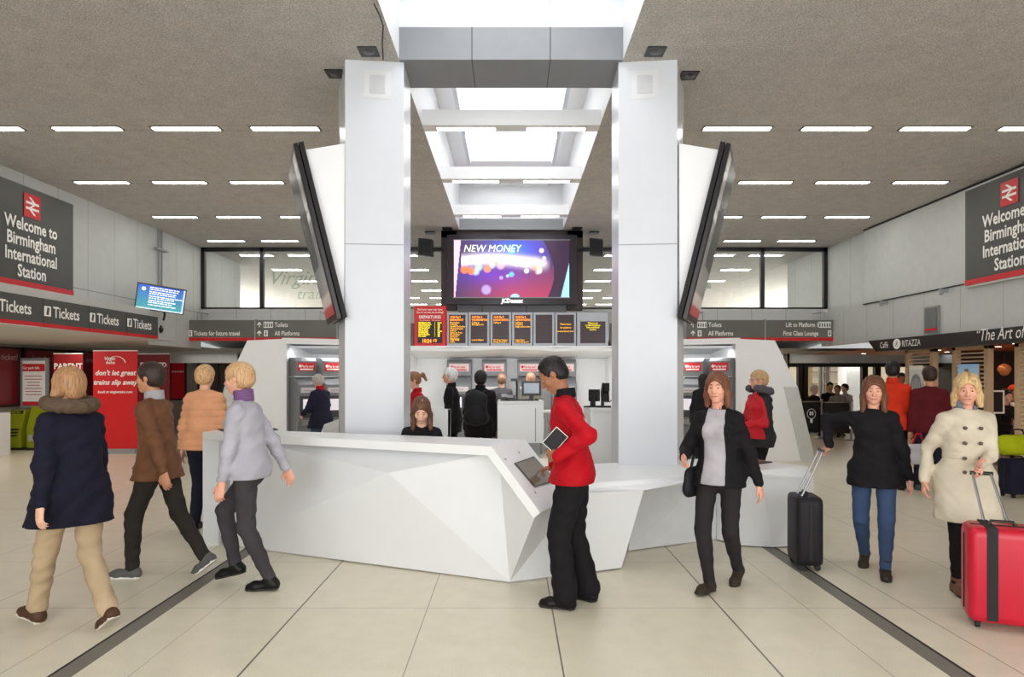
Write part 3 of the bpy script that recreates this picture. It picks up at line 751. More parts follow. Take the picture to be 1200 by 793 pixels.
# conduit, camera, brackets
m = MB()
for y in (14.48, 14.6): m.tube([(-7.47, y, 3.0), (-7.47, y, HC)], .018, 8)
m.box((-7.5, 14.3, 4.3), (-7.4, 14.75, 4.34)); tag(m.build('conduit', GREYP), 'pair of grey conduit pipes rising up the left wall', 'pipe')
t = empty('dome_camera', at(187, 386, 14.6), 'small black dome camera on wall end past the Tickets signs', 'camera')
m = MB(); m.box((-.1, -.03, .04), (.03, .05, .09)); m.build('bracket', BLACK, t, local=True); m = MB(); m.lathe([(.0, -.09), (.05, -.07), (.075, -.02), (.075, .04), (.0, .04)], (0, 0, 0), 16); m.build('dome', BLACK, t, local=True)
# blue information display on a bracket
c = at(188.5, 350, 13.3)
t = empty('information_display', c, 'tilted blue information screen mounted above the Tickets fascia', 'screen')
M_ = Matrix.Rotation(R(28), 4, 'Z') @ Matrix.Rotation(R(7), 4, 'Y') @ Matrix.Rotation(R(10), 4, 'X')
m = MB(); m.box((-.43, -.02, -.25), (.43, .05, .25), M_); m.build('casing', BLACK, t, local=True)
def grid_picture(name, parent, org, r, u, W, Hh, nx, ny, fn, strength=1.):
    """flat screen picture: a fine grid whose colours are computed"""
    org = Vector(org); r = Vector(r); u = Vector(u); vs = []; fs = []
    for j in range(ny + 1):
        for i in range(nx + 1): vs.append(tuple(org + r * (W * i / nx) + u * (Hh * j / ny)))
    for j in range(ny):
        for i in range(nx): a = j * (nx + 1) + i; fs.append((a, a + 1, a + nx + 2, a + nx + 1))
    me = bpy.data.meshes.new(name); me.from_pydata(vs, [], fs); ca = me.color_attributes.new('Col', 'FLOAT_COLOR', 'POINT')
    uu, vv = np.meshgrid(np.linspace(0, 1, nx + 1), np.linspace(0, 1, ny + 1)); c = fn(uu, vv); c = np.clip(c, 0, 1)
    ca.data.foreach_set('color', np.concatenate([c, np.ones(c.shape[:2] + (1,))], 2).astype(np.float32).ravel())
    me.materials.append(attr_emit_mat('screen_' + name, strength)); o = bpy.data.objects.new(name, me); COL.objects.link(o); o.parent = parent; return o
def blue(u, v):
    c = np.zeros(u.shape + (3,)); t = v; c[..., 0] = .02 + .03 * (1 - t); c[..., 1] = .3 - .22 * t; c[..., 2] = .3 + .15 * t
    c[v < .06] = (.8, .85, .9); c[u > .97] = (.7, .8, .9); return c
X3 = (M_ @ Vector((1, 0, 0))); Z3 = (M_ @ Vector((0, 0, 1))); o3 = M_ @ Vector((-.41, -.024, -.23))
grid_picture('screen_picture', t, o3, X3, Z3, .82, .46, 20, 14, blue, .9)
m = MB(); nY = M_ @ Vector((0, -1, 0))
m.disc(o3 + X3 * .1 + Z3 * .38 + nY * .004, .035, nY, 18)
random.seed(5)
for k in range(9):
    L_ = random.uniform(.4, .5) if k % 2 else random.uniform(.42, .58); z = .415 - k * .038 - (k // 2) * .008
    x = .2
    while x < .2 + L_:
        w_ = random.uniform(.03, .08); q = o3 + X3 * x + Z3 * z + nY * .004; m.quad(q, q + X3 * w_, q + X3 * w_ + Z3 * .018, q + Z3 * .018); x += w_ + .012
m.build('screen_text', mat('screen_white', (1, 1, 1), emit=.8), t, local=True)
text_mb('i', .05, o3 + X3 * .093 + Z3 * .363 + nY * .008, X3, Z3).build('symbol', mat('screen_blue', S(30, 80, 150), emit=.2), t, local=True)
m = MB(); m.tube([M_ @ Vector((.05, .05, -.1)), Vector((.0, .15, -.3)), Vector((-.05, .2, -.4))], .02, 8); m.build('bracket', BLACK, t, local=True)

# ticket hall glazed red window posters
REDP = mat('poster_red', S(186, 20, 30), rough=.4, emit=.06)
REDD = mat('poster_dark_red', S(120, 18, 26), rough=.3)
DRK = mat('window_frame_dark', S(48, 26, 26), rough=.4)
words = ('ticket?', 'Just the ticket', "It's time to go")
for i, (y0, y1) in enumerate(((13.2, 15.7), (15.8, 17.4), (17.5, 20.9))):
    t = empty('window_poster', (-11.3, (y0 + y1) / 2, .95), 'dark red advert filling ticket hall window, %s' % ('cut off by the photo edge', 'reading Just the ticket', 'widest, behind the parent poster')[i], 'poster')
    m = MB(); m.box((-11.34, y0, .95), (-11.3, y1, 2.3)); m.build('panel', REDD, t)
    m = MB()
    for yy in (y0, y1 - .06): m.box((-11.34, yy, .95), (-11.26, yy + .06, 2.3))
    m.box((-11.34, y0, 2.24), (-11.26, y1, 2.3)); m.box((-11.34, y0, .95), (-11.26, y1, 1.0)); m.build('frame', DRK, t)
    tx = text_mb(words[i], .2, (-11.25, y1 - .12 if i == 0 else y0 + .25, 2.0), (0, 1, 0), (0, 0, 1), 'RIGHT' if i == 0 else 'LEFT'); tx.build('lettering', mat('faded_white', S(190, 160, 156)), t)
# stands in the ticket hall
LIME = mat('lime_plastic', S(150, 160, 20), rough=.4)
def facing(c, w, h_, dy=.03):  # panel box facing the hall
    m = MB(); m.box((c.x - w / 2, c.y, c.z), (c.x + w / 2, c.y + dy, c.z + h_)); return m
c = at(40, 478, 15.6); 
t = empty('poster_stand', (c.x, 15.6, 0), 'grey framed stand with white car park info poster', 'poster stand')
zb = c.z; m = facing(Vector((c.x, 15.6, zb)), .63, 1.14, .05); m.build('frame', GREYP, t)
m = facing(Vector((c.x, 15.585, zb + .06)), .51, 1.02, .012); m.build('poster', SIGNW, t)
m = facing(Vector((c.x, 15.58, zb + .84)), .51, .17, .004); m.build('red_header', mat('poster_bright_red', S(214, 50, 50), rough=.4), t); facing(Vector((c.x, 15.58, zb + .06)), .51, .09, .004).build('red_footer', MATS['poster_bright_red'], t)
text_mb('Car park info', .085, (c.x - .25, 15.574, zb + .89), (1, 0, 0), (0, 0, 1), bold=.002, sx=.85).build('lettering', SIGNW, t)
m = MB(); random.seed(2)
for k in range(7):
    w_ = random.uniform(.14, .2); z = zb + .72 - k * .07; m.quad((c.x - w_, 15.578, z), (c.x + w_, 15.578, z), (c.x + w_, 15.578, z + .018), (c.x - w_, 15.578, z + .018))
m.build('small_print', mat('print_red', S(190, 110, 100)), t)
m = MB()
for sx in (-.28, .28): m.tube([(c.x + sx, 15.64, 0), (c.x + sx, 15.64, zb + .1)], .02, 8)
m.box((c.x - .3, 15.55, 0), (c.x + .3, 15.75, .02)); m.build('leg', GREYP, t)
for k, (px, nm) in enumerate(((22, 'METRO'), (43, None))):
    c = at(px + (6 if k else 0), 524, 15.3)
    t = empty('newspaper_bin', (c.x, c.y, 0), 'lime green newspaper dispenser %s' % ('headed METRO beside the white box' if nm else 'with open front tray, under the info poster'), 'newspaper bin')
    w_ = .34 if nm else .44; H_ = .82 if nm else .9
    m = MB(); m.prism([(c.x - w_ / 2, c.y - .18, .05), (c.x - w_ / 2, c.y - .18, H_ * .55), (c.x - w_ / 2, c.y - .02, H_ + .06), (c.x - w_ / 2, c.y + .2, H_ + .06), (c.x - w_ / 2, c.y + .2, .05)], (w_, 0, 0)); m.build('body', LIME, t, bevel=.01)
    m = MB(); m.box((c.x - w_ / 2 - .02, c.y - .2, 0), (c.x + w_ / 2 + .02, c.y + .22, .05)); m.build('base', BLACKM, t)
    if nm:
        m = MB(); m.prism([(c.x - .13, c.y - .06, .8), (c.x + .13, c.y - .06, .8), (c.x + .13, c.y - .035, .87), (c.x - .13, c.y - .035, .87)], (0, -.012, 0)); m.build('header', BLACKM, t)
        text_mb('METRO', .075, (c.x, c.y - .085, .81), (1, 0, 0), (0, .35, 1), 'CENTER', bold=.003, sx=.85).build('lettering', LIME, t)
        tx = text_mb('RECYCLE', .06, (c.x, c.y - .2, .38), (1, 0, 0), (0, 0, 1), 'CENTER', bold=.003, sx=.8)
        for kk in range(3):
            m = MB(); m.box((c.x - .13, c.y - .187, .44 - kk * .07), (c.x + .13 - kk * .02, c.y - .182, .475 - kk * .07)); 
            if kk == 0: tt = m
            else: join(tt, m)
        tt.build('black_print', BLACKM, t)
    else:
        m = MB(); m.box((c.x - .16, c.y - .22, .2), (c.x + .16, c.y - .16, .34)); m.build('tray', mat('tray_grey', S(170, 172, 160)), t)
c = at(3, 527, 14.3)
t = empty('waste_box', (c.x, 14.0, 0), 'low white box unit at the far left photo edge', 'bin'); m = MB(); m.box((c.x - .35, 13.9, 0), (c.x + .17, 14.3, .88)); m.build('body', WHITE2, t, bevel=.01)
m = MB(); m.box((c.x - .3, 13.89, .6), (c.x + .15, 13.9, .82)); m.build('slot_panel', GREYP, t)
def rollup(c, w_, z0, z1, lines, mat_, label, px=None):
    t = empty('roll_up_banner', (c.x, c.y, 0), label, 'banner')
    m = MB(); m.box((c.x - w_ / 2, c.y, z0), (c.x + w_ / 2, c.y + .012, z1)); p = m.build('banner', mat_, t)
    m = MB(); m.box((c.x - w_ / 2, c.y - .08, 0), (c.x + w_ / 2, c.y + .08, z0)); m.build('base', GREYP, t)
    m = MB(); m.box((c.x - w_ / 2, c.y - .01, z1), (c.x + w_ / 2, c.y + .02, z1 + .02)); m.build('top_rail', SIGNW, t)
    m = MB(); m.tube([(c.x, c.y + .03, z0), (c.x, c.y + .03, z1)], .01, 6); m.build('pole', GREYP, t)
    for body, sz, x, z, al, sh in lines:
        text_mb(body, sz, (c.x + x, c.y - .006, z), (1, 0, 0), (0, 0, 1), al, bold=sz * .025, shear=sh).build('lettering', SIGNW, t)
    return t
c = at(80, 524, 14.9); rollup(Vector((c.x, 14.9, 0)), .64, .08, 2.12, [('PARENT', .17, 0, 1.8, 'CENTER', 0), ('&', .12, 0, 1.62, 'CENTER', 0), ('KIDS', .26, 0, 1.36, 'CENTER', 0)], mat('banner_crimson', S(150, 24, 30), rough=.5), 'crimson roll-up banner reading PARENT behind the fur-hooded woman')
c = at(135, 524, 14.5)
t = rollup(Vector((c.x, 14.5, 0)), .94, .1, 2.17, [("don't let great", .15, 0, 1.66, 'CENTER', .25), ('trains slip away', .15, 0, 1.46, 'CENTER', .25), ('book at virgintrains.com', .075, 0, 1.28, 'CENTER', .2), ('Virgin', .1, -.12, 1.98, 'CENTER', .3), ('trains', .085, -.1, 1.9, 'CENTER', .2)], mat('banner_red', S(206, 18, 26), rough=.45, emit=.05), "bright red roll-up banner reading don't let great trains slip away")
m = MB(); m.tube([(c.x + .02 + .2 * math.cos(a), 14.495, 1.9 + .16 * math.sin(a)) for a in [PI * (.95 - .9 * k / 12) for k in range(13)]], [.004 + .0006 * k for k in range(13)], 6); m.build('arc_mark', SIGNW, t)
c = at(180, 524, 16.4); rollup(Vector((c.x, 16.4, 0)), .76, .08, 2.16, [('DELAYED', .15, .0, 1.86, 'CENTER', 0), ('TODAY?', .15, .02, 1.68, 'CENTER', 0)], mat('banner_maroon', S(128, 22, 28), rough=.5), 'maroon roll-up banner reading DELAYED TODAY? behind the brown-coated walker')
# back-left doors and poster
t = empty('wall_poster', at(209, 470, 20.95), 'narrow red poster in dark frame beside the left doorway', 'poster'); c = at(209, 470, 20.95)
m = MB(); m.box((c.x - .24, 20.93, .9), (c.x + .24, 20.98, 2.3)); m.build('frame', DRK, t); m = MB(); m.box((c.x - .2, 20.91, .95), (c.x + .2, 20.93, 2.25)); m.build('panel', REDP, t)
text_mb('interested', .09, (c.x, 20.9, 1.75), (1, 0, 0), (0, 0, 1), 'CENTER').build('lettering', SIGNW, t)
x0 = at(233, 0, 21).x; x1 = at(283, 0, 21).x
d_ = tag(MB().box((x0, 20.93, 0), (x1, 20.97, 2.2)).build('door_1', glass_mat('door_glass', (.8, .78, .74), .1), keep=True), kind='structure')
m = MB(); m.box((x0, 20.9, 2.16), (x1, 21, 2.28)); m.box((x0, 20.9, 0), (x0 + .08, 21, 2.2)); m.box((x1 - .08, 20.9, 0), (x1, 21, 2.2)); m.box(((x0 + x1) / 2 - .03, 20.9, 0), ((x0 + x1) / 2 + .03, 21, 2.2)); m.build('door_frame', DRK, d_)
m = MB(); m.box((x1 - .36, 20.9, 1.75), (x1 - .1, 20.92, 2.12)); m.build('red_notice', REDP, d_)

# hanging wayfinding signs
def arrow(c, s_, ang, r, u):
    c = Vector(c); r = Vector(r); u = Vector(u); ca, sa = math.cos(ang), math.sin(ang)
    pts = [(-.5, .07), (.1, .07), (-.12, .32), (.02, .42), (.5, 0), (.02, -.42), (-.12, -.32), (.1, -.07), (-.5, -.07)]
    return MB().poly([c + (r * (x * ca - y * sa) + u * (x * sa + y * ca)) * s_ for x, y in pts])
def pictos(c, w_, h_, n):
    """white panel with a row of small dark figures"""
    a = MB().quad(c, c + Vector((w_, 0, 0)), c + Vector((w_, 0, h_)), c + Vector((0, 0, h_))); b = MB()
    for k in range(n):
        x = w_ * (k + .5) / n; o = c + Vector((x, -.004, 0))
        b.disc(o + Vector((0, 0, h_ * .78)), h_ * .1, (0, -1, 0), 8); q = h_ * .09
        b.quad(o + Vector((-q, 0, h_ * .15)), o + Vector((q, 0, h_ * .15)), o + Vector((q * 1.3, 0, h_ * .64)), o + Vector((-q * 1.3, 0, h_ * .64)))
    return a, b
def wayfinder(pxa, pxb, d, label, items, split):
    a = at(pxa, 375, d); b = at(pxb, 399, d); t = empty('wayfinding_sign', ((a.x + b.x) / 2, d, b.z), label, 'sign')
    zt, zb = a.z, b.z
    m = MB(); m.box((a.x, d, zb + .07), (b.x, d + .12, zt)); m.build('panel', SIGNG2, t)
    m = MB(); m.box((a.x, d - .003, zb), (b.x, d + .123, zb + .07)); m.build('red_band', SIGNR, t)
    m = MB()
    for x in (a.x - .03, at(split, 0, d).x, b.x): m.box((x, d - .006, zb), (x + .03, d + .12, zt + .02))
    m.build('frame', GREYP, t)
    m = MB()
    for x in (a.x + .4, b.x - .4): m.tube([(x, d + .06, zt), (x, d + .06, zt + .2), (x, 16.5, zt + .2)], .015, 6)
    m.build('hanger', GREYP, t)
    txt = MB(); sy = MB(); dk = MB()
    for it in items:
        k, px, py = it[0], it[1], it[2]; p = at(px, py, d); p.y = d - .01
        if k == 't': join(txt, text_mb(it[3], .15, p, (1, 0, 0), (0, 0, 1), bold=.002, sx=.74))
        elif k == 'a': join(sy, arrow(p + Vector((0, 0, .055)), .13, R(it[3]), (1, 0, 0), (0, 0, 1)))
        elif k == 'p': aa, bb = pictos(p - Vector((0, 0, .02)), it[3], .14, it[4]); join(sy, aa); join(dk, bb)
    txt.build('lettering', SIGNW, t); sy.build('symbols', SIGNW, t); dk.build('symbol_marks', SIGNG, t)
wayfinder(210, 394, 15.9, 'hanging sign reading Tickets for future travel and Toilets', [('a', 216, 393, 180), ('p', 221, 393, .09, 1), ('t', 227, 393, 'Tickets for future travel'), ('a', 304, 383, 90), ('p', 309, 383, .22, 4), ('t', 322, 383, 'Toilets'), ('a', 304, 393, 90), ('p', 309.5, 393, .09, 1), ('t', 322, 393, 'All Platforms')], 298)
wayfinder(804, 986, 15.9, 'hanging sign reading Lift to Platform 1 and First Class Lounge', [('a', 812, 383, 90), ('p', 817, 383, .22, 4), ('t', 830, 383, 'Toilets'), ('a', 812, 393, 90), ('p', 817.5, 393, .09, 1), ('t', 830, 393, 'All Platforms'), ('t', 920.5, 383, 'Lift to Platform 1'), ('p', 959, 383, .29, 5), ('a', 979, 383, 45), ('t', 917.5, 393, 'First Class Lounge'), ('p', 970, 393, .08, 1), ('a', 979, 393, 0)], 896)

# right: café fascia and front
DBR = mat('cafe_fascia', S(34, 26, 24), rough=.45)
t = empty('cafe_fascia_sign', (7.45, 10, 2.15), 'long dark brown café fascia on the right reading The Art of', 'sign')
m = MB(); m.prism([(7.42, 3, 2.14), (7.42, 13.9, 2.14), (7.42, 14.2, 2.37), (7.42, 3, 2.37)], (.3, 0, 0)); m.build('panel', DBR, t)
text_mb('“The Art of Spresso', .27, (7.41, 10.9, 2.2), (0, -1, 0), (0, 0, 1), shear=.25, sx=.8).build('script_lettering', SIGNW, t)
tx = text_mb('Caffè', .17, (7.41, 13.72, 2.2), (0, -1, 0), (0, 0, 1), sx=.85); join(tx, text_mb('RITAZZA', .17, (7.41, 12.95, 2.2), (0, -1, 0), (0, 0, 1), sx=.85)); tx.build('logo_lettering', SIGNW, t)
m = MB(); m.add([(7.41, 13.12 + .13 * math.cos(a), 2.26 + .1 * math.sin(a)) for a in [k * PI / 10 for k in range(20)]], [tuple(range(20))]); k_ = m.build('bean_emblem', SIGNW, t)
text_mb('R', .14, (7.405, 13.17, 2.21), (0, -1, 0), (0, 0, 1), shear=.3).build('emblem_letter', DBR, k_)
for y_, nm in ((14.0, 'far'), (12.3, 'near')):
    pass
m = MB(); m.quad((7.5, 3, 2.2), (12.5, 3, 2.2), (12.5, 18, 2.2), (7.5, 18, 2.2)); tag(m.build('ceiling_cafe', mat('cafe_ceiling', S(178, 96, 58), rough=.6), keep=True), kind='structure')
m = MB(); m.box((12.4, 3, 0), (12.5, 20, 2.4)); m.box((8.2, 17.2, 0), (12.5, 17.3, 2.3)) if False else None; tag(m.build('wall_cafe', mat('cafe_wall', S(52, 34, 30), rough=.6), keep=True), kind='structure')
m = MB(); m.box((10.2, 15.4, 0), (12.5, 15.5, 2.2)); tag(m.build('wall_cafe_side', MATS['cafe_wall'], keep=True), kind='structure')
WOOD = mat('pale_wood', S(196, 168, 132), rough=.55, var=.1)
SLAT = mat('cream_slat', S(222, 206, 180), rough=.5)
def pic_palace(u, v):
    c = np.zeros(u.shape + (3,)); c[:] = (.25, .42, .62); c[..., 0] += .25 * (1 - v); c[..., 1] += .2 * (1 - v)
    b = (np.abs(u - .42) < .2 * np.clip(1 - (v - .3) * .9, .15, 1)) & (v < .85); c[b] = (.2, .13, .09); b = (v < .35) & (u > .1) & (u < .7); c[b] = (.16, .12, .09); return c
def pic_arch(u, v):
    c = np.zeros(u.shape + (3,)); c[:] = (.5, .48, .44); r = np.hypot((u - .5) * 1.2, v - .2); c[(r < .5)] = (.16, .15, .15); c[(r < .38) & (np.sin(u * 60) > 0)] = (.3, .3, .3); c[v > .85] = (.65, .6, .5); return c
for i, (y1, y0) in enumerate(((13.8, 12.88), (12.33, 11.4), (10.8, 9.87), (9.3, 8.4))):
    t = empty('louvre_screen', (8.0, (y0 + y1) / 2, 0), 'pale wooden louvred screen at café front, %s' % ('farthest, with arched hall picture', 'with blue-sky building picture', 'right of the seated suited man', 'outermost nearest the photographer')[i], 'screen')
    m = MB()
    for y in (y0, y1 - .1): m.box((7.96, y, 0), (8.06, y + .1, 2.18))
    m.box((7.96, y0, 2.1), (8.06, y1, 2.18)); m.box((7.96, y0, .0), (8.06, y1, .12)); m.build('frame', WOOD, t, bevel=.004)
    m = MB()
    for k in range(27): z = .18 + k * .071; m.prism([(7.975, y0 + .09, z), (8.045, y0 + .09, z + .018), (8.045, y0 + .09, z + .034), (7.975, y0 + .09, z + .016)], (0, y1 - y0 - .18, 0))
    m.build('slats', SLAT, t)
    if i < 2:
        p = empty('framed_picture', (7.93, (y0 + y1) / 2, 1.3), 'picture of %s hung on a louvred screen' % ('a grey arched hall', 'a tower under blue sky')[i], 'picture')
        a_, b_ = ((13.6, 13.15), (12.12, 11.58))[i]
        grid_picture('picture', p, Vector((0, a_ - (y0 + y1) / 2, 0)), (0, -1, 0), (0, 0, 1), a_ - b_, .55, 20, 24, (pic_arch, pic_palace)[i], .25)
        m = MB(); m.box((.002, a_ - (y0 + y1) / 2, 0), (.02, b_ - (y0 + y1) / 2, .55)); m.build('backing', WOOD, p, local=True)
WARM = mat('warm_downlight', (1, .8, .55), emit=14)
for i, (px, py, d) in enumerate(((1046, 411, 15.0), (1100, 410, 14.5), (1158, 408, 13.5), (1170, 405, 12.8), (1110, 413, 15.6), (1012, 414, 16.8), (1190, 402, 11.5))):
    x = (px - CX) / F * d; 
    t = empty('cafe_downlight', (x, d, 2.2), 'small warm café ceiling downlight', 'light', 'warm downlights in the café ceiling')
    m = MB(); m.lathe([(.0, -.01), (.06, -.01), (.07, 0)], (0, 0, 0), 14); m.build('rim', STEEL, t, local=True); m = MB(); m.disc((0, 0, -.013), .05, (0, 0, -1), 12); m.build('bulb', WARM, t, local=True)
t = empty('globe_pendant', at(1177, 433, 14.4), 'amber glass globe pendant inside the dark café', 'light')
m = MB(); m.lathe([(.001, -.13), (.07, -.11), (.13, 0), (.11, .07), (.05, .12), (.001, .13)], (0, 0, 0), 20); m.build('globe', mat('amber_globe', S(150, 90, 50), rough=.2, emit=.25), t, local=True); m = MB(); m.tube([(0, 0, .12), (0, 0, 2.2 - at(1177, 433, 14.4).z)], .006, 5); m.build('cord', BLACKM, t, local=True)
# small notice frame & brackets on right wall
c = at(1088, 376, 12.2)
t = empty('notice_panel', (7.47, 12.2, 2.42), 'small grey notice panel with red base on right wall', 'sign'); m = MB(); m.box((7.46, 11.93, 2.41), (7.5, 12.33, 2.88)); m.build('frame', STEEL, t); m = MB(); m.box((7.45, 11.97, 2.49), (7.47, 12.29, 2.85)); m.build('panel', mat('notice_grey', S(112, 114, 116)), t); m = MB(); m.box((7.45, 11.97, 2.45), (7.47, 12.29, 2.49)); m.build('red_band', SIGNR, t)
for y_, w_ in ((13.6, 'far'), (11.7, 'near')):
    m = MB(); m.box((7.36, y_, 3.08), (7.5, y_ + .05, 3.14)); m.lathe([(.0, -.03), (.03, -.02), (.03, .02), (0, .02)], (7.38, y_ + .02, 3.06), 10)
    tag(m.build('wall_bracket', GREYP), 'tiny grey lamp bracket under right wall ledge, %s one' % w_, 'bracket')

# back-right café front
m = MB(); x0 = at(918, 0, 20).x; x1 = at(1030, 0, 20).x
t = empty('cafe_shopfront', ((x0 + x1) / 2, 20, 0), 'dark framed café shopfront at the back under a Caffè Ritazza fascia', 'shopfront')
m.box((x0, 19.7, 1.9), (x1 + 3, 20, 2.28)); m.build('fascia', DBR, t)
m = MB()
for px in (921, 938, 943, 1013, 1028): x = at(px, 0, 19.8).x; m.box((x - .08, 19.75, 0), (x + .08, 19.9, 1.95))
m.box((x0, 19.75, 0), (x1, 19.9, .1)); m.build('frame', DBR, t)
m = MB(); m.quad((x0, 19.82, .1), (x1, 19.82, .1), (x1, 19.82, 1.92), (x0, 19.82, 1.92)); m.build('glazing', glass_mat('cafe_glass', (.97, .97, .95), .06), t)
c = at(953, 424, 19.68)
tx = text_mb('Caffè', .2, c - Vector((.0, 0, .0)), (1, 0, 0), (0, 0, 1), sx=.85); join(tx, text_mb('RITAZZA', .2, at(972, 424, 19.68), (1, 0, 0), (0, 0, 1), sx=.85)); FAD = mat('fascia_letter', S(150, 140, 134)); tx.build('lettering', FAD, t)
m = MB(); m.add([at(970, 421.5, 19.675) + Vector((.09 * math.cos(a), 0, .11 * math.sin(a))) for a in [k * PI / 10 for k in range(20)]], [tuple(range(20))]); m.build('bean_emblem', FAD, t)
m = MB(); m.box((5.9, 23.4, 0), (13, 23.5, 2.4)); m.box((5.9, 20.1, 0), (6.0, 23.5, 2.4)); m.box((12.9, 20.1, 0), (13, 23.5, 2.4)); tag(m.build('wall_cafe_back', mat('cafe_back_wall', S(216, 206, 186), rough=.6, emit=.35), keep=True), kind='structure')  # back wall glows to imitate a brightly lit café interior
m = MB(); m.quad((5.9, 20, 2.3), (13, 20, 2.3), (13, 23.5, 2.3), (5.9, 23.5, 2.3)); tag(m.build('ceiling_cafe_back', WHITE2, keep=True), kind='structure')
t = empty('pillar', (at(1000, 0, 22).x, 22, 0), 'white square pillar inside the back café', 'pillar'); m = MB(); c = at(1002, 0, 22); m.box((c.x - .32, 21.9, 0), (c.x + .32, 22.5, 2.3)); m.build('shaft', mat('pillar_white', S(230, 232, 234), emit=.3), t)  # pillar glows as well, brightness put into its material
random.seed(11)
t = empty('shelf_unit', (at(970, 0, 23.3).x, 23.2, 0), 'beige display shelving seen through the café glass', 'shelves')
m = MB(); xa = at(948, 0, 23.2).x; xb = at(990, 0, 23.2).x
for z in (.4, .9, 1.35, 1.75): m.box((xa, 23.0, z), (xb, 23.38, z + .04))
for x in (xa, (xa + xb) / 2, xb): m.box((x - .03, 23.0, 0), (x + .03, 23.38, 2.1))
m.build('shelves', mat('beige_shelf', S(170, 150, 122)), t)
m = MB(); c = at(966, 0, 21.5); m.tube([(c.x - .12, 21.5, 0), (c.x - .12, 21.5, 2.1)], .06, 10); m.tube([(c.x + .1, 21.5, 0), (c.x + .1, 21.5, 2.1)], .06, 10)
tag(m.build('floor_pole', STEEL), 'pair of upright steel poles behind the café glass', 'pole')
# barriers
BANN = mat('barrier_fabric', S(28, 26, 26), rough=.7)
for i, (pa, pb, d) in enumerate(((905, 936, 18.2), (939, 962, 18.1), (964, 997, 17.6))):
    a = at(pa, 0, d); b = at(pb, 0, d)
    t = empty('barrier_banner', ((a.x + b.x) / 2, d, 0), ('black café barrier screen with white Caffè logo', 'black café barrier screen with round cup symbol', 'black café barrier screen right of the cup symbol')[i], 'barrier')
    m = MB(); m.box((a.x + .04, d - .01, .16), (b.x - .04, d + .01, .96)); m.build('fabric', BANN, t)
    m = MB(); m.tube([(a.x, d, .96), (b.x, d, .96)], .018, 8); m.build('rail', STEEL, t)
    if i == 0:
        tx = text_mb('Caffè RITAZZA', .13, (a.x + .12, d - .02, .62), (1, 0, 0), (0, 0, 1), bold=.002, sx=.6); join(tx, text_mb('The Art of Coffee', .08, (a.x + .14, d - .02, .44), (1, 0, 0), (0, 0, 1), shear=.3, sx=.8)); tx.build('lettering', SIGNW, t)
    if i == 1:
        m = MB(); c = Vector(((a.x + b.x) / 2, d - .02, .64)); ring = [c + Vector((.11 * math.cos(q), 0, .13 * math.sin(q))) for q in [k * PI / 10 for k in range(21)]]; m.tube(ring, .008, 5, cap=False); m.box((c.x - .03, d - .025, .4), (c.x + .03, d - .015, .52)); m.box((c.x - .05, d - .025, .6), (c.x - .01, d - .015, .7)); m.box((c.x + .01, d - .025, .6), (c.x + .05, d - .015, .7)); m.build('symbol', SIGNW, t)
for px, d in ((937.5, 18.15), (963, 17.9), (998, 17.4)):
    c = at(px, 0, d); t = empty('barrier_post', (c.x, d, 0), 'chrome barrier post %s' % {937.5: 'between the two café banner screens', 963: 'right of the cup symbol screen', 998: 'with round base, rightmost before the café'}[px], 'post')
    m = MB(); m.tube([(0, 0, .02), (0, 0, 1.0)], .03, 10); m.build('pole', STEEL, t, local=True); m = MB(); m.lathe([(.0, .04), (.05, .035), (.19, .012), (.19, 0)], (0, 0, 0), 20); m.build('base', STEEL, t, local=True); m = MB(); m.lathe([(.0, 1.04), (.04, 1.03), (.04, .98), (.0, .98)], (0, 0, 0), 12); m.build('cap', STEEL, t, local=True)

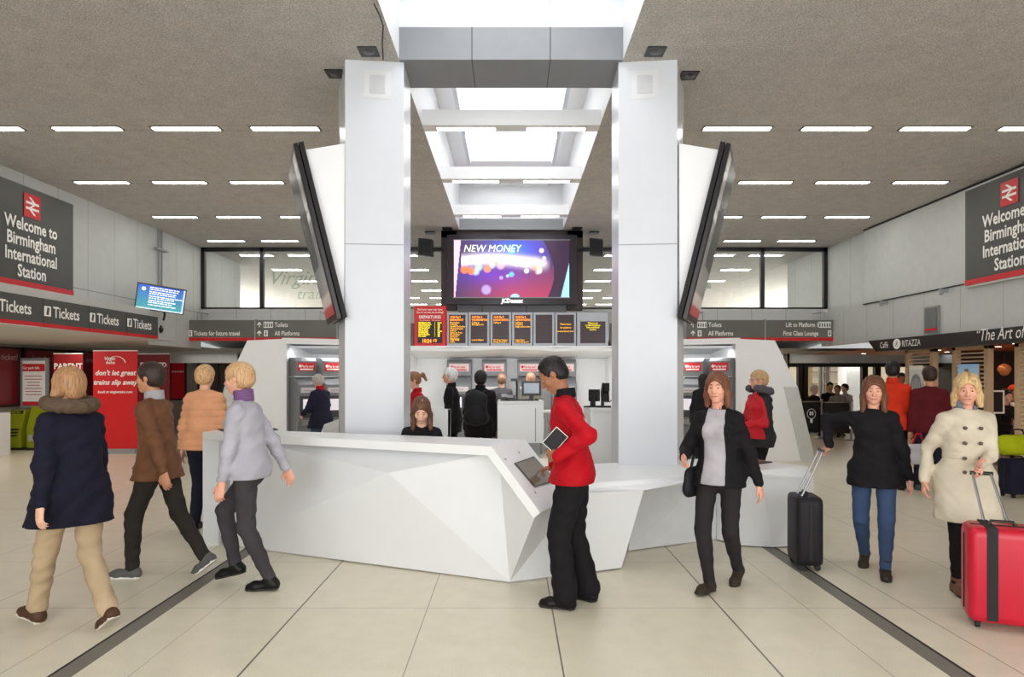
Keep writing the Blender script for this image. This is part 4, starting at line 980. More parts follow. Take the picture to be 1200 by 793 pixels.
# ================================================================== columns, side video panels
for sx in (-1, 1):
    nm = 'left' if sx < 0 else 'right'
    t = empty('column', (sx * 1.4, 7, 0), 'tall white clad column %s of the rooflight' % nm, 'column')
    q = [(-1.63, 6.7), (-1.063, 6.76), (-1.085, 7.36), (-1.85, 7.36)]
    pts = [Vector((-sx * x, y, 0)) for x, y in q]
    m = MB(); m.prism(pts, (0, 0, HC + .02)); m.build('cladding', mat('column_white', S(208, 212, 219), rough=.3, var=.01), t)
    # joints and speaker grille on the front
    m = MB(); a = pts[0] + Vector((0, -.002, 2.94)); b = pts[1] + Vector((0, -.002, 2.94)); m.quad(a, b, b + Vector((0, 0, .008)), a + Vector((0, 0, .008))); m.build('joint_line', GREYP, t)
    fr = (pts[1] - pts[0]); n_ = Vector((-fr.y, fr.x, 0)).normalized() * (-.006)
    if n_.y > 0: n_ = -n_
    def rect(u0, u1, z0, z1, off, mt, name, par):
        mm = MB(); A = pts[0] + fr * u0 + n_ * off; B = pts[0] + fr * u1 + n_ * off; mm.quad(A + Vector((0, 0, z0)), B + Vector((0, 0, z0)), B + Vector((0, 0, z1)), A + Vector((0, 0, z1))); return mm.build(name, mt, par)
    u0, u1 = (.32, .78)
    g_ = rect(u0, u1, 4.38, 4.66, .6, mat('hatch_white', S(214, 216, 220), rough=.4), 'access_hatch', t); rect(.42, .68, 4.43, 4.61, 1.2, mat('grille', S(196, 198, 202), rough=.6), 'speaker_grille', g_)
    # concrete core behind, seen at the outer edge
    m = MB(); m.box((min(sx * 1.3, sx * 1.86), 7.362, 0), (max(sx * 1.3, sx * 1.86), 7.9, HC))
    m.build('concrete_core', mat('beige_concrete', S(178, 172, 160), rough=.8, bump=.02, bscale=40), t)
    if sx > 0:
        m = MB(); m.box((1.79, 7.34, 1.45), (1.83, 7.37, 1.75)); m.build('vent_grille', GREYP, t)
    # leaning portrait display
    V = lambda px, py, d: at(px if sx < 0 else 2 * CX + 2 - px, py, d)
    nt, nb, ft, fb = V(343.5, 168, 6.6), V(395, 374, 6.6), V(338, 205, 7.55), V(384, 381, 7.55)
    th = Vector((-sx * .085, 0, .02))   # thickness towards the column
    t2 = empty('advertising_display', (sx * 2.0, 7.0, 2.2), 'black portrait video display leaning out from the %s column' % nm, 'screen')
    m = MB(); m.prism([nt, nb, fb, ft], th * .5); m.build('casing', BLACK, t2, bevel=.004)
    m = MB(); off = th * .62; m.prism([nt + off + Vector((0, 0, -.0)), nb + off, fb + off, ft + off], th * .55); m.build('back_box', BLACKM, t2, bevel=.004)
    c0 = (nt + nb + fb + ft) / 4; out = Vector((sx, 0, 0)) * .006
    ins = [c0 + (p - c0) * .93 + out for p in (nb, fb, ft, nt)]
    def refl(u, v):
        c = np.zeros(u.shape + (3,)); c[:] = (.2, .18, .165); c *= (.8 + .4 * np.sin(v * 9 + u * 3)[..., None] * .5); b = v < .07; c[b] = (.4, .05, .05); b = (v > .07) & (v < .14); c[b] = (.5, .42, .38); b = np.abs(v - .62) < .02; c[b] = (.6, .58, .54); c[v > .9] = (.4, .38, .35); return c  # grey bands imitate a reflection in the screen; red foot is picture
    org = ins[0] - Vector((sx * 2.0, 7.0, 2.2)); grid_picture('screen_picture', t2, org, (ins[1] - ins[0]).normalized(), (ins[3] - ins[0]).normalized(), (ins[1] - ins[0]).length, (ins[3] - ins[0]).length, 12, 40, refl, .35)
    m = MB(); a = V(355, 176, 6.64); b = V(404, 168, 6.72); c_ = V(403.5, 372, 6.72)
    m.prism([a, b, c_], Vector((0, .6, 0))); m.build('wedge_bracket', WHITE, t2)

# ================================================================== video screen, boards, speakers
MAR = mat('maroon_backing', S(46, 22, 26), rough=.4)
t = empty('video_screen', (0, 14.6, 3.0), 'big landscape video screen showing the NEW MONEY advert', 'screen')
a = at(517, 271, 14.6); b = at(683, 365, 14.6)
m = MB(); m.box((a.x, 14.6, 4.6), (b.x, 14.9, HC)); m.box((a.x, 14.6, b.z + .04), (a.x + .33, 14.9, HC)); m.box((b.x - .33, 14.6, b.z + .04), (b.x, 14.9, HC)); m.build('backing', MAR, t)
a2 = at(524, 275, 14.45); b2 = at(676, 357, 14.45)
m = MB(); m.box((a2.x, 14.42, b2.z), (b2.x, 14.6, a2.z)); m.build('bezel', mat('bezel_gloss', S(52, 46, 54), rough=.2), t, bevel=.01)
pa = at(532, 348, 14.4); pb = at(667, 281.5, 14.4)
rng = np.random.RandomState(4)
def bokeh(u, v):
    c = np.zeros(u.shape + (3,)); c[:] = (.05, .02, .09)
    c[..., 0] += .30 * np.clip(1 - v * 1.6, 0, 1) * np.clip(u * 2, 0, 1); c[..., 1] += .01
    c[..., 2] += .5 * np.exp(-((u - .55) / .25) ** 2 - ((v - .85) / .22) ** 2); c[..., 1] += .12 * np.exp(-((u - .5) / .15) ** 2 - ((v - .85) / .15) ** 2)
    c[..., 2] += .25 * np.exp(-((u - .3) / .3) ** 2 - ((v - .4) / .2) ** 2)
    def blob(x, y, r, col, soft=.25, k=1.):
        d = np.hypot((u - x) * 2.03, v - y) / r; w = np.clip((1 - d) / soft, 0, 1)[..., None] * k; c[:] = c * (1 - w) + np.array(col) * w
    g = (np.exp(-((v - .62 - .05 * np.sin(u * 5)) / .09) ** 2) * (u > .06) * np.clip((.84 - u) * 8, 0, 1))[..., None]; c[:] = c * (1 - g) + np.array((1, .92, 1)) * g
    for i in range(26): blob(rng.uniform(.1, .8), min(.7, rng.normal(.57, .08)), rng.uniform(.03, .09), [(1, .5, .5), (1, .9, 1), (.9, .8, 1), (1, .35, .2), (.5, .7, 1)][i % 5], .5, .7)
    for x, y, r, cc in ((.09, .48, .08, (1, .2, .04)), (.15, .46, .08, (1, .22, .04)), (.29, .5, .08, (1, .25, .1)), (.5, .4, .055, (.1, .5, 1)), (.41, .34, .04, (.4, .3, .9)), (.28, .13, .1, (.4, .3, .7)), (.63, .46, .05, (1, .9, .9)), (.5, .82, .07, (.1, .5, 1)), (.76, .82, .05, (1, .7, .8)), (.74, .5, .06, (1, .6, .4))): blob(x, y, r, cc, .4, .9)
    w = ((u > .87 - .25 * 0) & (u - .87 > -(.08) * np.sin((v) * 3.1) ** 2 * 0 - .0)) | (u > .80 + .07 * np.sin(v * 3.3 + .2)); c[w] = (.03, .01, .035)
    w = (u > 1.0 - (.6 - v) * .12) & (v < .6); c[w] = (.3, .6, .85); w = (u < .06 - .05 * (1 - v)) ; c[w] = (1, .5, .62)
    w = (np.hypot((u - .53) * 1.4, v) < .055); c[w] = (.3, .7, .9); return c
grid_picture('screen_picture', t, pa - Vector((0, 14.6, 3.0)), (1, 0, 0), (0, 0, 1), pb.x - pa.x, pb.z - pa.z, 200, 100, bokeh, 1.05)
SW = mat('screen_letter', (1, 1, 1), emit=.9)
text_mb('NEW MONEY', .215, at(543, 295, 14.38), (1, 0, 0), (0, 0, 1), bold=0, shear=.2, sx=.92).build('advert_lettering', SW, t)
text_mb('JCDecaux', .12, at(588, 354.5, 14.4), (1, 0, 0), (0, 0, 1), bold=.006, shear=.1, sx=.9).build('maker_lettering', SW, t)
m = MB(); m.box((pa.x - .02, 14.4, pb.z), (pb.x + .02, 14.415, pb.z + .02)); m.box((pa.x - .02, 14.4, pa.z - .02), (pb.x + .02, 14.415, pa.z)); m.build('inner_trim', GREYP, t)
m = MB(); a3 = at(537, 356, 14.7); b3 = at(664, 368, 14.7); m.box((a3.x, 14.7, 2.85), (b3.x, 14.9, a3.z)); tag(m.build('service_bulkhead', line_mat('bulkhead', S(140, 140, 142), [(0, 'mod', .3, .95, .008, .3)]), None), 'grey panelled bulkhead between video screen and train boards', 'panel')
for sx, px in ((-1, 502.5), (1, 695)):
    c = at(px, 291, 14.3); c.x += sx * .06; t = empty('loudspeaker', c, 'black wedge loudspeaker %s of the big video screen' % ('left' if sx < 0 else 'right'), 'speaker')
    m = MB(); m.prism([(-.15, -.12, -.16), (.13, -.16, -.2), (.15, .1, -.17), (-.1, .14, -.14)], (0, 0, .36)); m.build('cabinet', BLACK, t, local=True, bevel=.01); m = MB(); m.prism([(-.13, -.135, -.12), (.11, -.172, -.14), (.11, -.172, .13), (-.13, -.135, .14)], (0, -.006, 0)); m.build('grille', mat('speaker_cloth', S(38, 37, 40), rough=.9, bump=.02, bscale=200), t, local=True)
    m = MB(); m.tube([(-sx * .1, .05, 0), (-sx * .32, .1, 0), (-sx * .32, .45, 0)], .015, 6); m.build('bracket', BLACK, t, local=True)
AMB = mat('amber_led', S(255, 190, 30), emit=1.6, ecol=S(255, 180, 20)); YEL = mat('yellow_led', S(250, 225, 40), emit=1.3, ecol=S(250, 220, 30)); ORG = mat('orange_led', S(255, 140, 40), emit=1.6, ecol=S(255, 150, 50))
BCASE = mat('board_case', S(176, 180, 186), rough=.4, metal=.2)
LEDS = line_mat('led_panel', S(66, 44, 52), [(2, 'mod', 2.3, .042, .006, .35)], rough=.35)
def words_mb(x0, z, y, wmax, hgt, n, cx=None):
    m = MB(); xs = []; x = 0
    for k in range(n):
        w_ = random.uniform(.4, 1) * wmax / n; xs.append((x, w_)); x += w_ + hgt * .35
        if x > wmax: break
    s0 = x0 if cx is None else cx - x / 2
    for a_, w_ in xs: m.quad((s0 + a_, y, z), (s0 + a_ + w_, y, z), (s0 + a_ + w_, y, z + hgt), (s0 + a_, y, z + hgt))
    return m
Dd = 13.5
m = MB(); m.box((at(486, 0, 13.7).x, 13.7, 2.2), (at(717, 0, 13.7).x, 13.9, 2.32)); tag(m.build('board_rail', mat('rail_brown', S(60, 46, 44))), 'dark support rail carrying the row of departure boards', 'rail')
heads = [('10:30', 'Plat 3', 'BIRMINGHAM N ST', ['Birmingham', 'Calling at:', 'Sandwell & Dudley', 'Wolverhampton', 'Stafford', 'Stoke on Trent', 'Macclesfield', 'Stockport', 'Manchester']), ('10:33', 'Plat 2', 'WOLVERHAMPTON', ['Calling at:', 'Birmingham N']), ('10:34', 'Plat 5', 'LONDON EUSTON', ['Calling at']), ('10:40', 'Plat 4', 'LONDON EUSTON', ['Calling at', 'Coventry', 'Rugby and London'])]
bx = [(523.5, 548.2), (549, 573.7), (574.5, 599.2), (600, 624.2), (625, 649.8), (650.4, 675.3), (676, 713)]
bl = ['leftmost train board with long amber calling list', 'second train board from the red departures panel', 'third train board, under the screen maker lettering', 'fourth train board from the red departures panel', 'blank train board with no amber text', 'train board with three centred amber lines', 'wide grey train board at the right end']
for i, (p0, p1) in enumerate(bx):
    a = at(p0, 366, Dd); b = at(p1, 405, Dd); t = empty('departure_board', ((a.x + b.x) / 2, Dd, b.z), bl[i], 'departure board')
    m = MB(); m.box((a.x, Dd, b.z), (b.x, Dd + .2, a.z)); m.build('case', BCASE, t, bevel=.008)
    ix0, ix1, iz0, iz1 = a.x + .045, b.x - .045, b.z + .05, a.z - .045
    if i == 6: ix0, ix1, iz0, iz1 = at(680, 0, Dd).x, at(709.5, 0, Dd).x, at(0, 402, Dd).z, at(0, 376.5, Dd).z
    m = MB(); m.box((ix0, Dd - .008, iz0), (ix1, Dd, iz1)); p = m.build('led_panel', LEDS, t)
    w_ = ix1 - ix0; yy = Dd - .012
    if i < 4:
        h_ = heads[i]; a_ = text_mb(h_[0] + ' ' + h_[1], .056, (ix0 + .02, yy, iz1 - .065), (1, 0, 0), (0, 0, 1), bold=.001, sx=.78); join(a_, text_mb(h_[2], .054, (ix0 + .02, yy, iz1 - .12), (1, 0, 0), (0, 0, 1), bold=.001, sx=.58 if len(h_[2]) > 13 else .64)); a_.build('header_text', ORG, t)
        b_ = MB()
        for k, ln in enumerate(h_[3]): join(b_, text_mb(ln, .046, (ix0 + .02, yy, iz1 - .17 - k * .04), (1, 0, 0), (0, 0, 1), sx=.85))
        join(b_, text_mb(('Virgin Trains', 'London Midland', 'XC Cross Country', 'Virgin Trains')[i], .044, (ix0 + .02, yy, iz0 + .05), (1, 0, 0), (0, 0, 1), sx=.8)); join(b_, text_mb(('Service', '', 'Services from plat 5', 'London Euston pl 4')[i] or ' ', .044, (ix0 + .02, yy, iz0 + .012), (1, 0, 0), (0, 0, 1), sx=.75)) if i != 1 else None
        b_.build('calling_text', AMB, t)
    elif i == 5:
        b_ = text_mb('Please listen', .044, ((ix0 + ix1) / 2, yy, iz1 - .2), (1, 0, 0), (0, 0, 1), 'CENTER'); join(b_, text_mb('for platform', .044, ((ix0 + ix1) / 2, yy, iz1 - .27), (1, 0, 0), (0, 0, 1), 'CENTER')); join(b_, text_mb('announcements here', .044, ((ix0 + ix1) / 2, yy, iz1 - .34), (1, 0, 0), (0, 0, 1), 'CENTER', sx=.85)); b_.build('message_text', AMB, t)
    elif i == 6:
        b_ = MB()
        for k, ln in enumerate(('Welcome', 'to Birmingham', 'International', 'station')): join(b_, text_mb(ln, .05, ((ix0 + ix1) / 2, yy, iz1 - .05 - k * .042), (1, 0, 0), (0, 0, 1), 'CENTER'))
        b_.build('message_text', YEL, t)
# red departures panel
a = at(485.3, 358.5, 13.45); b = at(522.5, 405.5, 13.45)
t = empty('departures_panel', ((a.x + b.x) / 2, 13.45, b.z), 'red DEPARTURES panel with yellow list and clock 10:24:12', 'departure board')
m = MB(); m.box((a.x, 13.45, b.z), (b.x, 13.6, a.z)); m.build('case', mat('bright_red_case', S(214, 22, 36), rough=.4), t, bevel=.006)
y_ = 13.44; cx_ = (a.x + b.x) / 2
t1 = text_mb('Find your next train here', .052, (cx_, y_, a.z - .085), (1, 0, 0), (0, 0, 1), 'CENTER', bold=.001, sx=.92); join(t1, text_mb('Go on, we see you looking!', .052, (cx_, y_, a.z - .14), (1, 0, 0), (0, 0, 1), 'CENTER', bold=.001, sx=.9)); join(t1, text_mb('DEPARTURES', .085, (cx_, y_, a.z - .245), (1, 0, 0), (0, 0, 1), 'CENTER', bold=.002, sx=.86)); join(t1, text_mb('Time  Destination     Plat  Expected', .028, (cx_, y_, a.z - .29), (1, 0, 0), (0, 0, 1), 'CENTER')); t1.build('lettering', SIGNW, t)
m = MB(); m.box((a.x + .07, 13.442, b.z + .06), (b.x - .07, 13.45, a.z - .3)); m.build('led_panel', mat('led_black', S(26, 12, 12), rough=.4), t)
m = MB(); random.seed(9); lst = ['1025 Edinburgh Wav', '1030 Wolverhampton', '1033 Birmingham N', '1034 Bournemouth', '1040 Lon Euston', '1043 Manchester', '1047 Birmingham', '1050 Northampton', '1055 London']
for k, ln in enumerate(lst):
    z = a.z - .338 - k * .0335; join(m, text_mb(ln, .034, (a.x + .08, y_ - .004, z), (1, 0, 0), (0, 0, 1), sx=.85, bold=.0012)); join(m, text_mb(str(k % 5 + 1), .034, (a.x + .4, y_ - .004, z), (1, 0, 0), (0, 0, 1))); join(m, text_mb(('On time', '1035', '1036', '1037', '1041', 'On time', '1048', '1050', '1056')[k], .034, (a.x + .46, y_ - .004, z), (1, 0, 0), (0, 0, 1), sx=.75, bold=.0012))
m.build('train_list', YEL, t)
tx = text_mb('10:24', .1, (cx_ - .16, y_ - .004, b.z + .07), (1, 0, 0), (0, 0, 1), bold=.003, sx=.85); join(tx, text_mb(':12', .07, (cx_ + .05, y_ - .004, b.z + .09), (1, 0, 0), (0, 0, 1), bold=.002)); tx.build('clock', ORG, t)
for px in (482.5, 717.5):
    c = at(px, 405, 13.6); m = MB(); m.box((c.x - .04, 13.6, c.z), (c.x + .04, 13.7, c.z + .45)); tag(m.build('sign_edge', mat('bronze_edge', S(120, 100, 80))), 'narrow bronze-edged board end at the %s of the board row' % ('left' if px < 600 else 'right'), 'board')

# ================================================================== ticket machine pod
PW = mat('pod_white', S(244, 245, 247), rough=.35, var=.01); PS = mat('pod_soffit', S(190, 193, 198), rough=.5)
t = empty('ticket_machine_pod', (0, 14, 0), 'large faceted white pod housing the ticket machine bays', 'pod')
m = MB()   # back walls
m.box((-4.5, 14.85, 0), (4.5, 14.95, 2.25)); m.build('back_wall', PW, t)
for sx in (-1, 1):
    f = lambda x, y, z: Vector((sx * x, y, z))
    m = MB(); m.prism([f(4.42, 13.2, 0), f(5.87, 13.2, 0), f(5.84, 13.2, .2), f(5.54, 13.2, 1.43), f(5.1, 13.2, 2.33), f(4.42, 13.2, 2.36)], (0, .1, 0)); w_ = m.build('wing_panel', PW, t)
    m = MB(); m.prism([f(5.27, 13.185, 1.43), f(5.54, 13.185, 1.43), f(5.87, 13.185, .02), f(5.6, 13.185, .02)], (0, .01, 0)); m.build('shaded_facet', mat('pod_facet_shade', S(206, 208, 205), rough=.4), w_)  # greyer overlay paints in the shade of the outward-turned facet
    m = MB(); m.prism([f(5.54, 13.3, 1.43), f(5.1, 13.3, 2.33), f(4.9, 14.9, 2.3), f(5.3, 14.9, 1.4)], (0, 0, -.03)); m.prism([f(5.87, 13.3, 0), f(5.54, 13.3, 1.43), f(5.3, 14.9, 1.4), f(5.6, 14.9, 0)], (-sx * .03, 0, 0)); m.build('side_wall', PW, t)
    m = MB(); m.box((min(sx * 4.34, sx * 4.415), 13.19, 0), (max(sx * 4.34, sx * 4.415), 14.84, 2.28)); m.build('return_wall', PW, t)
    m = MB(); m.prism([f(2.3, 12.98, 2.32), f(4.42, 13.17, 2.38), f(4.42, 13.17, 2.27), f(2.3, 12.98, 2.21)], (0, .1, 0)); m.build('front_edge', PW, t)
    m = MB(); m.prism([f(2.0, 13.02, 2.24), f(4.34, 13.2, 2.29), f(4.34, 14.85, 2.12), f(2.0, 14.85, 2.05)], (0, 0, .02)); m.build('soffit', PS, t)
    m = MB(); m.box((min(sx * 2.05, sx * 2.2), 13.1, 0), (max(sx * 2.05, sx * 2.2), 14.9, 2.1)); m.build('dividing_wall', PW, t)
m = MB(); pr = [(-2.3, 2.17), (-1.0, 2.14), (0, 2.19), (.85, 2.14), (1.4, 2.16), (2.3, 2.13)]
for (x0, z0), (x1, z1) in zip(pr, pr[1:]): m.prism([(x0, 13.0, z0 - .03), (x1, 13.0, z1 - .03), (x1, 13.0, z1 + .03), (x0, 13.0, z0 + .03)], (0, .1, 0)); m.prism([(x0, 13.02, z0 - .03), (x1, 13.02, z1 - .03), (x1, 14.9, 2.02), (x0, 14.9, 2.02)], (0, 0, .02))
m.build('centre_canopy', PW, t)
m = MB(); m.prism([(-5.1, 13.2, 2.34), (5.1, 13.2, 2.34), (4.9, 14.95, 2.3), (-4.9, 14.95, 2.3)], (0, 0, .03)) if False else m.box((-4.9, 13.4, 2.2), (4.9, 14.95, 2.235)); m.build('roof', PW, t)
BAYL = mat('bay_strip_light', (1, 1, 1), emit=3.0)

def machine(x, y, rz, label, group=None, side=False):
    t = empty('ticket_machine', (x, y, 0), label, 'ticket machine', group, R(rz))
    W_ = .215 if side else .26
    prof = [(-.05, 1.62), (-.26, 1.48), (-.26, .78), (-.2, .66), (-.2, .02), (.22, .02), (.22, 1.62)]
    m = MB(); m.prism([(-W_, a_, b_) for a_, b_ in prof], (2 * W_, 0, 0)); m.build('cabinet', MGREY, t, local=True, bevel=.012)
    m = MB(); m.prism([(-W_, a_, b_) for a_, b_ in [(-.12, 1.64), (-.12, 1.93), (-.04, 2.0), (.22, 2.0), (.22, 1.64)]], (2 * W_, 0, 0)); m.build('hood', MGREY, t, local=True, bevel=.012)
    m = MB(); m.box((-W_ * .8, -.128, 1.74), (W_ * .8, -.12, 1.9)); h_ = m.build('header_sign', SIGNR if side else mat('sign_pink', S(226, 200, 200)), t, local=True)
    text_mb('Pay by card', .066, (-W_ * .45, -.132, 1.81), (1, 0, 0), (0, 0, 1), bold=.0015, sx=.78).build('lettering', SIGNW if side else SIGNR, h_, local=True)
    mm = MB(); mm.disc((-W_ * .6, -.132, 1.835), .03, (0, -1, 0), 14); mm.box((-W_ * .62, -.133, 1.76), (W_ * .62, -.13, 1.785)); mm.build('card_symbol', SIGNW if side else SIGNR, h_, local=True)
    m = MB(); m.box((-W_ * .8, -.268, 1.32), (W_ * .8, -.26, 1.42)); s_ = m.build('ticket_strip', mat('strip_white', S(200, 196, 198)), t, local=True)
    text_mb('Ticket Machine', .042, (0, -.272, 1.35), (1, 0, 0), (0, 0, 1), 'CENTER', sx=.85).build('lettering', mat('print_maroon', S(120, 40, 50)), s_, local=True)
    m = MB(); m.box((-W_ * .86, -.268, .84), (W_ * .86, -.255, 1.26)); m.build('fascia_panel', MDARK, t, local=True)
    m = MB(); m.box((-W_ * .6, -.274, .98), (W_ * .25, -.266, 1.2)); m.build('touchscreen', mat('machine_screen', S(220, 214, 224), rough=.2, emit=.5), t, local=True)
    m = MB(); m.box((W_ * .4, -.275, 1.02), (W_ * .74, -.262, 1.2)); m.build('card_reader', BLACK, t, local=True)
    m = MB(); m.box((-.16, -.262, .7), (.16, -.24, .8)); m.build('ticket_tray', STEEL, t, local=True)
    return t
for sx, px1, px2 in ((-1, 356, 387), (1, 846, 815)):
    for k, (px, d) in enumerate(((px1, 13.3), (px2, 13.5))):
        c = at(px, 0, d); machine(c.x, d, (40 if sx < 0 else -40), 'grey ticket machine with red card sign in %s bay, %s' % ('left' if sx < 0 else 'right', 'outer one' if k == 0 else 'inner one'), side=True)
for i, px in enumerate((537.5, 579, 621, 661.5)):
    c = at(px, 0, 14.35); machine(c.x, 14.6, 0, 'centre bay ticket machine, %s' % ('behind the white-haired man', 'behind the backpacker', 'behind the counter monitor', 'behind the red-jacketed attendant')[i])

# ================================================================== information desk
def PL(*a): return at(*a)
t = empty('information_desk', (0, 6, 0), 'long faceted white information desk with sloping console and low counter', 'desk')
TOP = 1.11; TH = .07
FL = Vector((-2.95, 6.53, 0)); FR = Vector((-.15, 5.2, 0)); RL = Vector((-2.93, 6.95, 0)); RR = Vector((.12, 5.76, 0)); up = Vector((0, 0, 1))
m = MB(); m.prism([FL + up * (TOP - TH), FR + up * (TOP - TH), RR + up * (TOP - TH), RL + up * (TOP - TH)], up * TH); m.build('countertop', WHITE, t)
m = MB(); d_ = Vector((.17, .0, 0)); m.prism([FL, FL + Vector((.02, .1, 0)) * 0 + Vector((.1, .12, 0)), Vector((-2.8, 7.0, 0)), RL], up * (TOP - TH)); m.build('end_panel', WHITE, t)
A = FR + up * TOP; B = RR + up * TOP; C = at(633, 600.5, 5.0); D = C + (B - A); nC = (B - A).cross(C - A).normalized()
if nC.z < 0: nC = -nC
m = MB(); m.prism([A, C, D, B], -nC * .07); cons = m.build('console', WHITE, t)
# touchscreen on console: photo quad projected on its plane
def on_plane(px, py, P0, n):
    o = Vector((0, 0, EYE)); d = Vector(((px - CX) / F, 1, (CY - py) / F)); k = (P0 - o).dot(n) / d.dot(n); return o + d * k
q = [on_plane(x, y, A, nC) for x, y in ((602, 543), (625, 535), (652, 564), (626, 571))]
m = MB(); m.prism([p + nC * .001 for p in q], nC * .006); ts = m.build('touchscreen', mat('screen_bezel', S(70, 64, 58), rough=.15), cons)
c4 = sum(q, Vector()) / 4; m = MB(); m.poly([c4 + (p - c4) * .92 + nC * .009 for p in q]); m.build('screen_glass', mat('screen_beige', S(118, 108, 94), rough=.12, emit=.05), ts)
# small buttons on the console
for px, py in ((592, 538), (627, 577), (608, 530)):
    m = MB(); p = on_plane(px, py, A, nC); m.disc(p + nC * .003, .01, nC, 10); m.build('key_switch', MGREY, cons)
BL_ = Vector((-2.78, 6.62, 0.012)); BR_ = Vector((-.012, 5.42, .012)); TL_ = Vector((-2.76, 6.8, TOP - TH)); TR_ = Vector((-.1, 5.44, TOP - TH)); PK = at(455, 554, 5.68)
Cl = C - nC * .06; Dl = D - nC * .06; E0 = Vector((.94, 5.82, .012)); E1 = Vector((1.1, 5.66, .7))
m = MB(); V0 = [BL_, BR_, TR_, TL_, PK, Cl, Dl, E0, E1, Vector((.55, 5.52, .7))]
m.add(V0, [(3, 4, 0), (0, 4, 1), (1, 4, 2), (2, 4, 3), (1, 2, 5), (1, 5, 9), (1, 9, 7), (7, 9, 8)])
m.build('faceted_front', mat('desk_front_white', S(228, 230, 233), rough=.38, var=.01), t)
m = MB(); m.prism([BL_ + Vector((.03, .05, -.012)), BR_ + Vector((0, .05, -.012)), E0 + Vector((-.03, .05, -.012)), E0 + Vector((-.03, .4, -.012)), Vector((.2, 6.2, 0)), Vector((-2.7, 7.0, 0))], up * .014); m.build('plinth', BLACKM, t)  # black sheet draws the thin shadow gap along the desk foot
# low counter
LZ = .77
f1 = Vector((.42, 5.5, LZ)); f2 = Vector((.70, 5.63, LZ)); f3 = at(821, 557.5, 0.88 * F / 117.5); f4 = at(889, 551, .88 * F / 111); f5 = Vector((2.89, 6.64, LZ)); r1 = Vector((2.44, 7.4, LZ)); r2 = Vector((.86, 6.83, LZ)); r3 = Vector((.35, 6.3, LZ))
m = MB(); m.prism([f1, f2, f3, f4, f5, r1, r2, r3], Vector((0, 0, -.05))); m.build('low_counter', WHITE, t)
g = lambda px, py, d: at(px, py, d)
b2 = Vector((f2.x + .01, f2.y + .02, LZ - .055)); b3 = f3 + Vector((0, .02, -.055)); b4 = f4 + Vector((0, .02, -.07)); b5 = Vector((2.93, 6.62, .655))
m = MB(); m.add([f1 - up * .04, f2 - up * .04, f3 - up * .03, f4 - up * .03, f5 - up * .02, f1 + Vector((0, .02, -.12)), b2 - up * .05, E1, b3, b4, b5], [(0, 1, 6, 5), (1, 2, 8, 7), (1, 7, 6), (2, 3, 9, 8), (3, 4, 10, 9)]); m.build('counter_fascia', WHITE, t)
K0 = Vector((1.1, 6.4, .01)); K1 = Vector((2.06, 6.86, .01)); K2 = Vector((1.15, 6.3, LZ - .05)); K3 = Vector((2.06, 6.84, LZ - .05))
m = MB(); m.quad(K0, K1, K3, K2); m.build('kneehole_panel', mat('kneehole_white', S(214, 216, 218), rough=.45), t)
m = MB(); m.quad(E0, Vector((1.1, 6.45, .01)), Vector((1.25, 6.4, .72)), E1); m.quad(E0 + Vector((-.4, .1, 0)), E0, E1, E1 + Vector((-.4, .2, 0))); m.build('cheek_panel', WHITE, t)
G0 = Vector((2.06, 6.84, .01)); G1 = Vector((2.23, 6.6, .01)); G2 = Vector((2.5, 6.53, .01)); G3 = Vector((2.93, 6.63, .01)); G4 = Vector((2.7, 7.4, .01))
m = MB(); m.add([G0, G1, G2, G3, G4, Vector((2.06, 6.84, .72)), Vector((2.12, 6.55, .715)), Vector((2.35, 6.42, .70)), b5, Vector((2.5, 7.4, .74))], [(0, 1, 6, 5), (1, 2, 7, 6), (2, 3, 8, 7), (3, 4, 9, 8), (4, 0, 5, 9)]); m.build('end_pedestal', mat('desk_end_white', S(224, 226, 229), rough=.38, var=.01), t)
m = MB(); m.prism([G0 + up * -.008, G1 + Vector((0, .03, -.008)), G2 + Vector((0, .03, -.008)), G3 + Vector((-.03, .03, -.008)), G4 + up * -.008], up * .01); m.build('end_shadow_gap', BLACKM, t)  # black sheet stands in for the shadow below the end pedestal
# flat things lying on the desk
for i, (pts_, lab) in enumerate(((((255, 503.5), (290, 502.5), (301, 504), (262, 505.5)), 'thin black folder lying at left end of the desk'), (((288, 504.5), (322, 502.5), (326, 504), (300, 506)), 'thin black tablet lying near the desk left end'))):
    q = [on_plane(x, y, Vector((0, 0, TOP)), up) for x, y in pts_]; m = MB(); m.prism([p + up * .001 for p in q], up * .008); tag(m.build(('document_folder', 'tablet')[i], BLACKM), lab, ('folder', 'tablet')[i])
q = [on_plane(x, y, Vector((0, 0, LZ)), up) for x, y in ((860, 538), (872, 538), (905, 542), (889, 544))]; m = MB(); m.prism([p + up * .001 for p in q], up * .01)
tag(m.build('desk_monitor', BLACK), 'flat black touchscreen lying on low counter right end', 'screen')

# partitions & furniture behind the desk
def slab(name, pts_, off, mt, lab, cat, extra=None):
    m = MB(); m.prism(pts_, off); c = sum((Vector(p) for p in pts_), Vector()) / len(pts_)
    return tag(m.build(name, mt), lab, cat)
def screen_unit(pl, lab, d):
    """white angled privacy shell: back and side leaf"""
    c = at(sum(p[0] for p in pl) / len(pl), 0, d); t = empty('privacy_screen', (c.x, d, 0), lab, 'screen')
    pts = [at(x, y, d) for x, y in pl]; base = [Vector((pts[-1].x, d, 0)), Vector((pts[0].x, d, 0))]
    m = MB(); m.prism(base + pts, (0, .03, 0)); m.build('back_leaf', WHITE2, t)
    return t
t = screen_unit([(498, 477), (528, 479.5), (527.5, 515)], 'white angled privacy screen behind the seated woman', 7.9)
m = MB(); a = at(528, 479.5, 7.9); m.prism([a, Vector((a.x, 7.9, 0)), Vector((a.x - .3, 8.4, 0)), Vector((a.x - .3, 8.4, a.z - .06))], (-.03, 0, 0)); m.build('side_leaf', WHITE, t)
